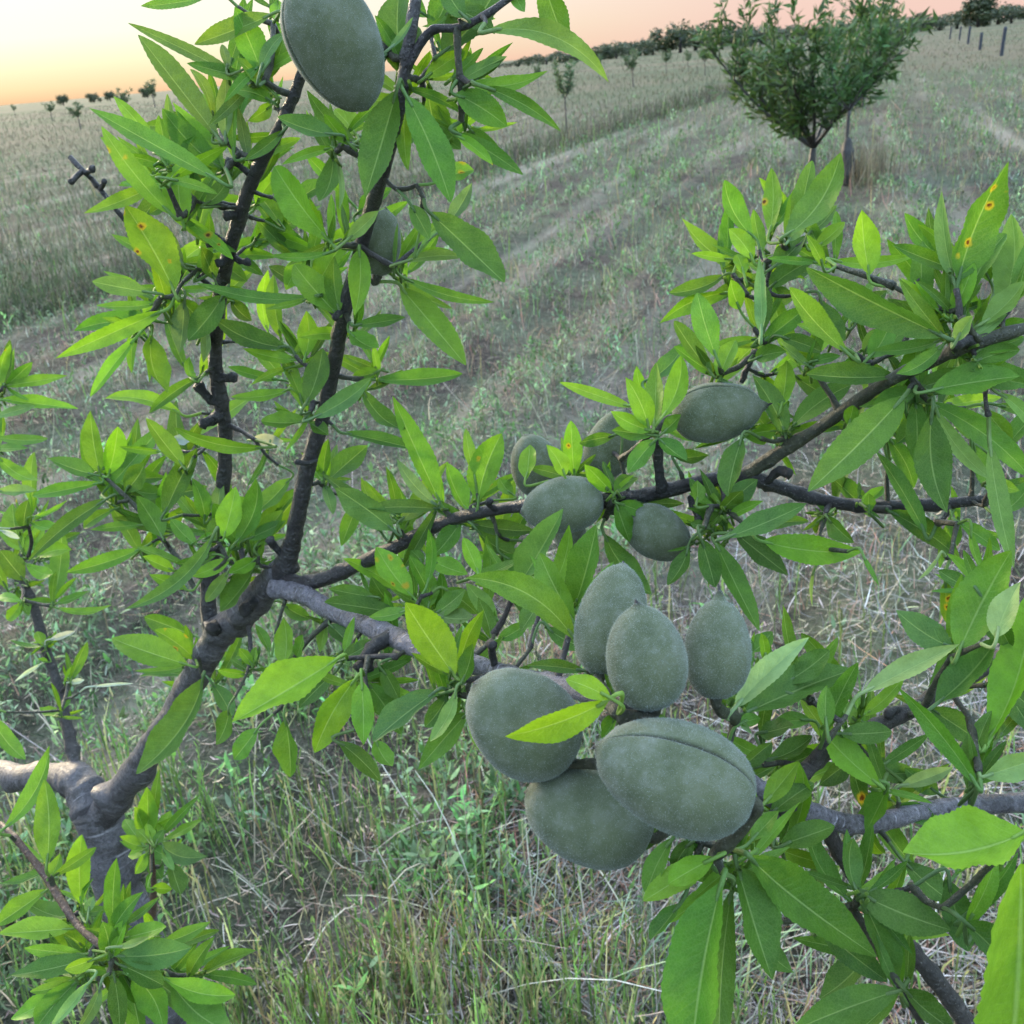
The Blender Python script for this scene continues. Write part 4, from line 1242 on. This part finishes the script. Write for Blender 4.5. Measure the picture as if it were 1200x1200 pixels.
# 5 long bent dry stems here and there
def stems():
    n = 420; x, y, r = polar(n, 1.4, 7, -30, 30); c = tint(n, (.27, .245, .18), .25, .05)
    ribbons('long_dry_stems', at(x, y), rng.uniform(.16, .34, n), rng.uniform(.0022, .0036, n), np.abs(rng.normal(.75, .45, n)), rng.uniform(0, 6.28, n), rng.normal(.2, .4, n), c, (1, 1, .95, .9, .8, .6), m_dry)
    n = 260; p, _ = G(700, 1090); x = p.x+rng.normal(.05, .22, n); y = p.y+rng.normal(0, .17, n); c = tint(n, (.26, .24, .2), .25, .05)
    ribbons('long_dry_stems', at(x, y), rng.uniform(.12, .36, n), rng.uniform(.0016, .003, n), np.abs(rng.normal(1.0, .35, n)), rng.normal(.4, 1.3, n), rng.normal(.1, .3, n), c, (1, 1, .95, .9, .8, .6), m_dry)
    n = 90; p, _ = G(790, 1150); x = p.x+rng.normal(0, .10, n); y = p.y+rng.normal(0, .10, n); c = tint(n, (.17, .235, .14), .2, .05)
    ribbons('pale_green_stems', at(x, y), rng.uniform(.2, .4, n), rng.uniform(.002, .0036, n), np.abs(rng.normal(.75, .25, n)), rng.normal(.6, .5, n), rng.normal(.1, .3, n), c, (1, 1, .95, .9, .8, .5), m_grass)
stems()
# 6 uncut meadow beyond the mown edge: knee-high dry grass with green patches
def meadow():
    n = 120000; x, y, r = polar(n, 4.5, 70, -50, 50, .85); s, t = rowc(x, y); e = edge_t(s)-t
    k = (e > 0)
    n1 = fbm(x*.22+3, y*.22, 1); n2 = fbm(x*.9, y*.9, 3)
    k &= rng.random(n) < np.clip(.35+.9*n2, 0, 1)
    x, y, r, n1, n2, e = x[k], y[k], r[k], n1[k], n2[k], e[k]; n = len(x); sc_ = np.clip(r/6, 1, 4)**.8
    gf = np.clip((n1-.42)*4.5, 0, 1)
    gf = np.clip(gf+.9*bump_at(x, y, 60, 340, 1.8)+.9*bump_at(x, y, 40, 225, 3.5)-1.2*bump_at(x, y, 70, 288, 1.2)-.6*bump_at(x, y, 640, 160, 3), 0, 1)
    gf = np.clip(gf+.9*np.exp(-e/.9), 0, 1)
    c = tint(n, (.125, .104, .066), .16, .05); q = rng.random(n) < 1.0*np.exp(-(e/.45)**2); c[q] = tint(q.sum(), (.085, .07, .062), .3, .06); g = rng.random(n) < gf*.9; c[g] = tint(g.sum(), (.075, .095, .045), .25, .08)  # blades at the edge darkened: dead litter plus shade painted into their colour
    h = (.06+.17*rng.random(n)**1.5)*np.clip(12/r, .45, 1)*(1+.25*gf)*(1+.5*np.exp(-e/1.0))*np.clip(sc_, 1, 1.5)
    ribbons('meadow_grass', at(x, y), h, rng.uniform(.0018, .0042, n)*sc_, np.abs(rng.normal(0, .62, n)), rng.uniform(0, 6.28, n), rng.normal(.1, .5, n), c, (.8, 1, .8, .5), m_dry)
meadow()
def edge_litter():
    n = 9000; s = 3*(70/3)**rng.random(n); e = np.abs(rng.normal(0, .28, n))*np.clip(s/12, 1, 2); t = edge_t(s)-e
    x = s*ROWU[0]+t*ROWV[0]; y = s*ROWU[1]+t*ROWV[1]; k = np.clip(s/8, 1, 4)**.7
    c = tint(n, (.075, .066, .052), .35, .08); g = rng.random(n) < .4; c[g] = tint(g.sum(), (.06, .085, .035), .3, .08)  # dark colours for dead litter and for the shade below the tall grass
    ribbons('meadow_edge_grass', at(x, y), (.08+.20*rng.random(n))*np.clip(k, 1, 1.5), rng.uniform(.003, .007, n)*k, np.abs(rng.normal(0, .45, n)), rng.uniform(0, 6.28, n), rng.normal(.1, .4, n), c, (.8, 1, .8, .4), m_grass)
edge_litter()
def left_weeds():
    for (px, py, sx, sy, n, h0, h1, col) in ((45, 352, 1.3, .8, 4200, .06, .20, (.06, .085, .034)), (30, 235, 4.5, 2.2, 5200, .06, .16, (.085, .105, .05)), (70, 286, 1.8, .5, 1800, .06, .18, (.26, .235, .15))):
        p, _ = G(px, py); x = p.x+rng.normal(0, sx, n); y = p.y+rng.normal(0, sy, n); s, t = rowc(x, y); k = t < edge_t(s)+.1; x, y = x[k], y[k]; m = len(x)
        ribbons('field_weeds', at(x, y), rng.uniform(h0, h1, m), rng.uniform(.004, .010, m), np.abs(rng.normal(0, .75, m)), rng.uniform(0, 6.28, m), rng.normal(.1, .4, m), tint(m, col, .35, .09), (.6, 1, .8, .2), m_grass)
left_weeds()
# 7 coarse tufts far off
def far_tufts():
    n = 40000; x, y, r = polar(n, 26, 190, -45, 45, .9); n1 = fbm(x*.12+3, y*.12, 1); n2 = fbm(x*.5, y*.5, 3); s, t = rowc(x, y); mown = t > edge_t(s)
    c = tint(n, (.118, .096, .064), .1, .06); g = rng.random(n) < np.clip((n1-.36)*4, .05, .9); c[g] = tint(g.sum(), (.092, .108, .058), .12, .05)
    sc_ = r/26
    ribbons('far_grass', at(x, y), np.where(mown, .07, .10)*(.6+.8*n2)*np.clip(sc_, 1, 1.8), .008*sc_+.008, np.abs(rng.normal(0, .3, n)), rng.uniform(0, 6.28, n), rng.normal(0, .3, n), c, (.8, 1, .6, .2), m_dry)
far_tufts()
# the dry tuft round the sapling
def tuft():
    p, _ = G(1012, 214); n = 520; x = p.x+rng.normal(0, .12, n); y = p.y+rng.normal(0, .2, n); c = tint(n, (.20, .165, .105), .3, .06)
    o = ribbons('dry_grass_tuft', at(x, y), rng.uniform(.18, .46, n), rng.uniform(.004, .008, n), np.abs(rng.normal(0, .25, n)), rng.uniform(0, 6.28, n), rng.normal(0, .25, n), c, (.8, 1, .8, .3), m_dry)
tuft()

# ------------------------------------------------------------------ orchard trees, far trees and posts
m_crown = mat_tone('orchard_leaves', .5, .35, .3, 40, .2)
m_bark2 = bark['dark']; m_bark3 = bark['grey']
def crown_leaves(mb, c, d, n, spread, lsz, col, rn, taper=1.0):
    """n narrow leaves around a twig from c along d"""
    for _ in range(n):
        t = rn.random(); p = c+d*t+Vector((rn.gauss(0, spread), rn.gauss(0, spread), rn.gauss(0, spread)))*(1-.5*t*taper)
        a = (d.normalized()*rn.uniform(.1, 1.0)+Vector((rn.gauss(0, .6), rn.gauss(0, .6), rn.gauss(0, .45)))).normalized()
        u, w = frame(a); w = u*math.cos(rn.random()*6.28)+w*math.sin(rn.random()*6.28)
        L = lsz*rn.uniform(.7, 1.3); W = L*.13; j = rn.uniform(.6, 1.5); q = rn.uniform(.85, 1.2)
        cc = (col[0]*j*q, col[1]*j, col[2]*j, 1)
        nn = a.cross(w)*L*.06
        mb.add([p, p+a*L*.4+w*W+nn, p+a*L, p+a*L*.4-w*W+nn], [(0, 1, 2), (0, 2, 3)], None, [cc]*4)
def orchard_tree(name, base, H, crown_w, trunk_h, seed, nlimb, leaves, lsz, col, trunk_r, label, group=None, cat='tree', lean=0):
    rn = random.Random(seed); root = empty(name, base); tag(root, label, cat, group)
    tb = MB(); top = base+Vector((lean, 0, trunk_h))
    tube(tb, spline([(base-Vector((0, 0, .05)), trunk_r*1.25), (base.lerp(top, .5)+Vector((rn.uniform(-.02, .02), 0, 0)), trunk_r), (top, trunk_r*.85)], 5), 10, .15, seed=seed)
    lb = MB(); cr = MB(); limbs = []
    ends = []
    for k in range(nlimb):
        a = 6.283*k/nlimb+rn.uniform(-.5, .5); R_ = crown_w*.5*rn.uniform(.45, 1.05); hz = H*(rn.uniform(.55, .86) if leaves > 500 else rn.uniform(.75, 1))
        e = base+Vector((math.cos(a)*R_, math.sin(a)*R_, hz)); m1 = top.lerp(e, .45)+Vector((math.cos(a), math.sin(a), .2))*crown_w*.04+Vector((rn.gauss(0, .03), rn.gauss(0, .03), rn.gauss(0, .04)))
        pts = spline([(top, trunk_r*.6), (m1, trunk_r*.42), (e, trunk_r*.12)], 6); tube(lb, pts, 7, .15, seed=seed+k)
        ends.append(pts)
        for j in range(3, len(pts)):
            for q in range(2 if leaves > 500 else 1):
                if leaves > 500 and rn.random() < .18: continue
                d = (pts[min(j+1, len(pts)-1)][0]-pts[j-1][0]).normalized()*.5+Vector((rn.gauss(0, .55), rn.gauss(0, .55), rn.uniform(-.15, .9)))
                d = d.normalized()*crown_w*rn.uniform(.07, .19)
                p = pts[j][0]; tube(lb, [(p, trunk_r*.14), (p+d*.6, trunk_r*.09), (p+d, trunk_r*.04)], 4)
                crown_leaves(cr, p, d*1.15, int(leaves/(nlimb*(len(pts)-3)*(2 if leaves > 500 else 1)))+1, crown_w*.022, lsz, col, rn)
    if leaves > 500:
        for _ in range(nlimb+5):                     # this year's straight shoots stand above the crown
            pts = rn.choice(ends); p = pts[rn.randrange(5, len(pts))][0]
            d = Vector((rn.gauss(0, .12), rn.gauss(0, .12), 1))*max(.1, (base.z+H*rn.uniform(.86, 1.06)-p.z))
            tube(lb, [(p, trunk_r*.14), (p+d*.5, trunk_r*.1), (p+d, trunk_r*.04)], 4)
            crown_leaves(cr, p+d*.15, d*.9, 46, .012, lsz*.9, col, rn)
    t = tb.obj('trunk', m_bark2, root); lb.obj('limbs', m_bark2, root); cr.obj('crown', m_crown, root)
    return root

GRN = (.055, .100, .026)
b, k = G(952, 207)
orchard_tree('orchard_tree', b, 1.82, 2.25, .30, 3, 12, 3000, .14, GRN, .038, 'dark green bushy young tree with a forked trunk, standing in the row ahead')
b, k = G(1012, 130)
orchard_tree('orchard_tree', b, 1.75, 2.3, .4, 8, 8, 2400, .14, (.065, .12, .045), .04, 'paler loose-crowned tree in the row just beyond the dark bushy one')
# the slim sapling with a wrapped base
b, k = G(991, 217)
sap = orchard_tree('sapling', b, 1.45, .8, .72, 21, 5, 800, .085, (.05, .11, .03), .019, 'slim sapling with a dark wrapped stem base, in front of the bushy tree')
mb = MB(); tube(mb, spline([(b+Vector((0, 0, -.02)), .035), (b+Vector((.01, 0, .12)), .075), (b+Vector((0, 0, .33)), .06), (b+Vector((0, 0, .46)), .025)], 5), 14, .4, seed=3)
mb.obj('wrapping', bark['spur'], sap)

def copy_tree(o):
    c = o.copy(); COL.objects.link(c)
    for ch in list(o.children):
        d = ch.copy(); COL.objects.link(d); d.parent = c
    return c
def place(o, base, H, ref, rz): o.location = base; o.scale = (H/ref,)*3; o.rotation_euler = (0, 0, rz)
SAPL = [  # base px, top px, label
 (664,152,80,1.0,'thin young tree with a long bare stem, standing alone in the dry grass'),
 (631,102,78,1.0,'small sapling just left of the lone thin young tree'),
 (702,92,66,1.0,'first sapling in the far row to the right of the lone thin tree'),
 (742,102,64,1.2,'widest vase-shaped sapling of the far row'),
 (781,86,62,1.1,'sapling in the far row under the tallest dark far tree'),
 (806,84,62,.9,'narrow sapling of the far row right of the one under the tallest far tree'),
 (826,88,58,1.1,'sapling at the right end of the far row, next to the bushy orchard tree'),
 (95,152,124,1.5,'broad low sapling in the hazy field on the left, nearest there'),
 (62,142,122,1.3,'sapling in the hazy field left of the broad low one'),
 (18,136,124,1.2,'smallest sapling at the far left of the hazy field'),
 (150,138,108,1.2,'tall thin sapling in the hazy field beside the leafy branch'),
 (182,126,98,1.3,'bushy sapling half behind the leafy branch on the left horizon'),
]
src = None
for i, (bx, by, ty, wd, lab) in enumerate(SAPL):
    b, k = G(bx, by); H = (by-ty)/1200*k*1.02
    if i < 3:
        src_i = orchard_tree('sapling', b, H, H*.45*wd, H*.45, 40+i, 5, 480, max(.11, H*.085), (.07, .115, .05), .018, lab, 'saplings of the far rows')
        if i == 1: src, refH = src_i, H
    else:
        o = copy_tree(src); place(o, b, H, refH, i*1.7); o.scale = (H/refH*wd, H/refH*wd, H/refH); o['label'] = lab

# trees of the far treeline, beyond the field
def far_tree_mesh(seed, wide):
    rn = random.Random(seed); mb = MB()
    blobs = [(Vector((rn.uniform(-.6, .6)*wide, rn.uniform(-.6, .6)*wide, rn.uniform(.18, .75))), rn.uniform(.22, .36)) for _ in range(12)]
    for _ in range(1500):
        c, r = rn.choice(blobs); d = Vector((rn.gauss(0, 1), rn.gauss(0, 1), rn.gauss(0, .8))).normalized(); p = c+d*r*rn.uniform(.5, 1.05)
        if p.z < .0: p.z = rn.uniform(.0, .2)
        u, w = frame((d+Vector((rn.gauss(0, .5), rn.gauss(0, .5), rn.gauss(0, .5)))).normalized()); s = rn.uniform(.03, .07); j = rn.uniform(.6, 1.4)
        mb.add([p+u*s, p+w*s*.7, p-u*s, p-w*s*.7], [(0, 1, 2, 3)], None, [(.042*j, .058*j, .026*j, 1)]*4)
    return mb.mesh('crown', m_crown, False)
def trunk_mesh():
    mb = MB(); tube(mb, [(Vector((0, 0, -.05)), .06), (Vector((.02, 0, .35)), .045), (Vector((0, 0, .6)), .02)], 7, .2); return mb.mesh('trunk', m_bark2)
fm = [far_tree_mesh(s, w) for s, w in ((1, .8), (2, 1.4), (3, 2.0), (4, .5))]; ft = trunk_mesh()
def far_tree(px, dist, hpx, mi, label, group=None, rz=0, sx=1):
    yh = 70-(px-600)*.0884; v = FWD+(px-600)/1200*RGT-(yh-600)/1200*UPV; az = math.atan2(v.x, v.y); kk = 1/ (v.normalized().dot(FWD))
    loc = Vector((math.sin(az)*dist, math.cos(az)*dist, 0)); H = hpx/1200*dist*1.0+1.45*.0
    root = empty('far_tree', loc); tag(root, label, 'tree', group); root.rotation_euler = (0, 0, rz); root.scale = (H*sx, H*sx, H)
    for nm, me in (('trunk', ft), ('crown', fm[mi])):
        c = bpy.data.objects.new(nm, me); COL.objects.link(c); c.parent = root
    return root
rn = random.Random(11)
far_tree(73, 300, 11, 3, 'solitary round tree on the left horizon under the sunset glow')
far_tree(109, 300, 10, 0, 'squat block-shaped tree on the left horizon')
far_tree(128, 320, 10, 3, 'thin airy tree just right of the squat one on the horizon')
far_tree(172, 300, 11, 0, 'bushy tree on the horizon behind the leafy branch')
grp = 'dark trees of the far treeline'; LT = 'dark bushy tree in the unbroken far treeline along the horizon'
TL = [(598,13),(618,15),(640,20),(655,19),(676,17),(690,20),(706,22),(722,24),(738,22),(750,25),(765,24),(780,22),(797,33),(815,31),(832,31),(846,28),(862,27),(880,24),(905,24),(935,24),(965,23),(990,22),(1012,24),(1035,25),(1058,25),(1080,24),(1102,23),(1122,24),(1147,30),(1170,27),(1186,25),(1204,24),(1225,24),(1250,24)]
for i, (px, h) in enumerate(TL):
    dist = 230+rn.uniform(-15, 25) if px > 560 else 300
    if px == 797: far_tree(px, 225, h, 1, 'tallest dark tree rising above the far treeline', None, 1)
    elif px == 1147: far_tree(px, 225, h+1, 3, 'upright tree standing out above the hedge on the right horizon', None, 2)
    else: far_tree(px, dist, h-7, (2, 1, 2, 1)[i % 4], LT, grp, rn.uniform(0, 6), rn.uniform(1.3, 1.9))

# posts along the far edge
m_post = mat_tone('weathered_blue_grey_post', .8, .2, 0, 40, .35, .004)
POST = [(1173,66,36,7,'nearest blue-grey post of the short row at the right'),(1148,59,41,6,'second blue-grey post of the row, behind the nearest'),(1134,52,34,5,'slanting blue-grey post, third in the row'),(1124,47,33,3.5,'fourth post of the row, thin in the distance'),(1113,46,34,3,'farthest post of the row, beside the bushy trees')]
for i, (bx, by, ty, w, lab) in enumerate(POST):
    b, k = G(bx, by); H = (by-ty)/1200*k*1.03; r = w/2400*k*.62; ln = Vector((.06*H if i != 1 else .02, 0, 0))
    mb = MB(); tube(mb, spline([(b-Vector((0, 0, .1)), r), (b+ln*.5+Vector((0, 0, H*.5)), r*.96), (b+ln+Vector((0, 0, H)), r*.92)], 4), 12, .12, (.035, .04, .052, 1), seed=i)
    o = mb.obj('fence_post', m_post); o.location = b; o.data.transform(Matrix.Translation(-b))
    tag(o, lab, 'post', 'posts at the field edge')

# ------------------------------------------------------------------ dusk sky and the last sun
EXPO = 3.22; ZEN = 2.8; K = 2**EXPO
SUN_AZ, SUN_EL = rad(-38), rad(11)
w = bpy.data.worlds.new('World'); sc.world = w; w.use_nodes = True; t = w.node_tree; bg = t.nodes['Background']
s = NT.__new__(NT); s.t = t
sky = s.n('ShaderNodeTexSky'); sky.sky_type = 'NISHITA'; sky.sun_disc = False; sky.sun_elevation = SUN_EL; sky.sun_rotation = SUN_AZ
sky.air_density = 1.0; sky.dust_density = 1.5; sky.ozone_density = 1.7
tc = s.n('ShaderNodeTexCoord'); nv = s.n('ShaderNodeVectorMath', operation='NORMALIZE'); s.l(tc.outputs['Generated'], nv.inputs[0])
sx = s.n('ShaderNodeSeparateXYZ'); s.l(nv.outputs[0], sx.inputs[0]); el = sx.outputs[2]
dt = s.n('ShaderNodeVectorMath', operation='DOT_PRODUCT'); s.l(nv.outputs[0], dt.inputs[0]); dt.inputs[1].default_value = (math.sin(SUN_AZ), math.cos(SUN_AZ), 0)
side = s.rng(dt.outputs['Value'], .62, .965)           # 0 away from the sun, 1 under it
# dusty band along the horizon: peach away from the sun, orange to pale yellow and white under it
away = s.ramp(s.rng(el, 0, .12), [(0, (.92, .62, .53)), (.4, (.96, .72, .61)), (1, (.98, .82, .73))])
near = s.ramp(s.rng(el, 0, .12), [(0, (1.0, .64, .36)), (.08, (1.02, .84, .48)), (.21, (1.07, 1.03, .66)), (.40, (1.15, 1.12, .92)), (1, (1.24, 1.22, 1.12))])
band = s.mix(side, away, near)
bk = s.mix(1, band, (1/K/.15, 1/K/.15, 1/K/.15, 1), 'MULTIPLY')
fac = s.math('MULTIPLY', s.rng(el, .11, .20, 1, 0), s.rng(dt.outputs['Value'], -.15, .38))
zen = s.mix(1, s.mix(s.rng(el, .25, .95), (0, 0, 0, 1), (.72, .85, 1.0, 1)), (ZEN/K/.15,)*3+(1,), 'MULTIPLY')   # clear pale-blue dusk overhead
dome = s.mix(1, s.mix(1, sky.outputs[0], (.6, .6, .6, 1), 'MULTIPLY'), zen, 'ADD')
s.l(s.mix(fac, dome, bk), bg.inputs[0]); bg.inputs[1].default_value = .15
sun = bpy.data.lights.new('sun', 'SUN'); so = bpy.data.objects.new('sun', sun); COL.objects.link(so)
sun.energy = SUN_E; sun.angle = rad(14); sun.color = (1, .80, .52)
d = Vector((math.sin(SUN_AZ)*math.cos(SUN_EL), math.cos(SUN_AZ)*math.cos(SUN_EL), math.sin(SUN_EL)))
so.rotation_euler = d.to_track_quat('Z', 'Y').to_euler()
vs_ = sc.view_settings; vs_.view_transform = 'Standard'; vs_.look = 'None'; vs_.exposure = EXPO; vs_.gamma = 1
sc.cycles.max_bounces = 6; sc.cycles.transparent_max_bounces = 4; sc.cycles.diffuse_bounces = 2; sc.cycles.glossy_bounces = 2; sc.cycles.transmission_bounces = 3
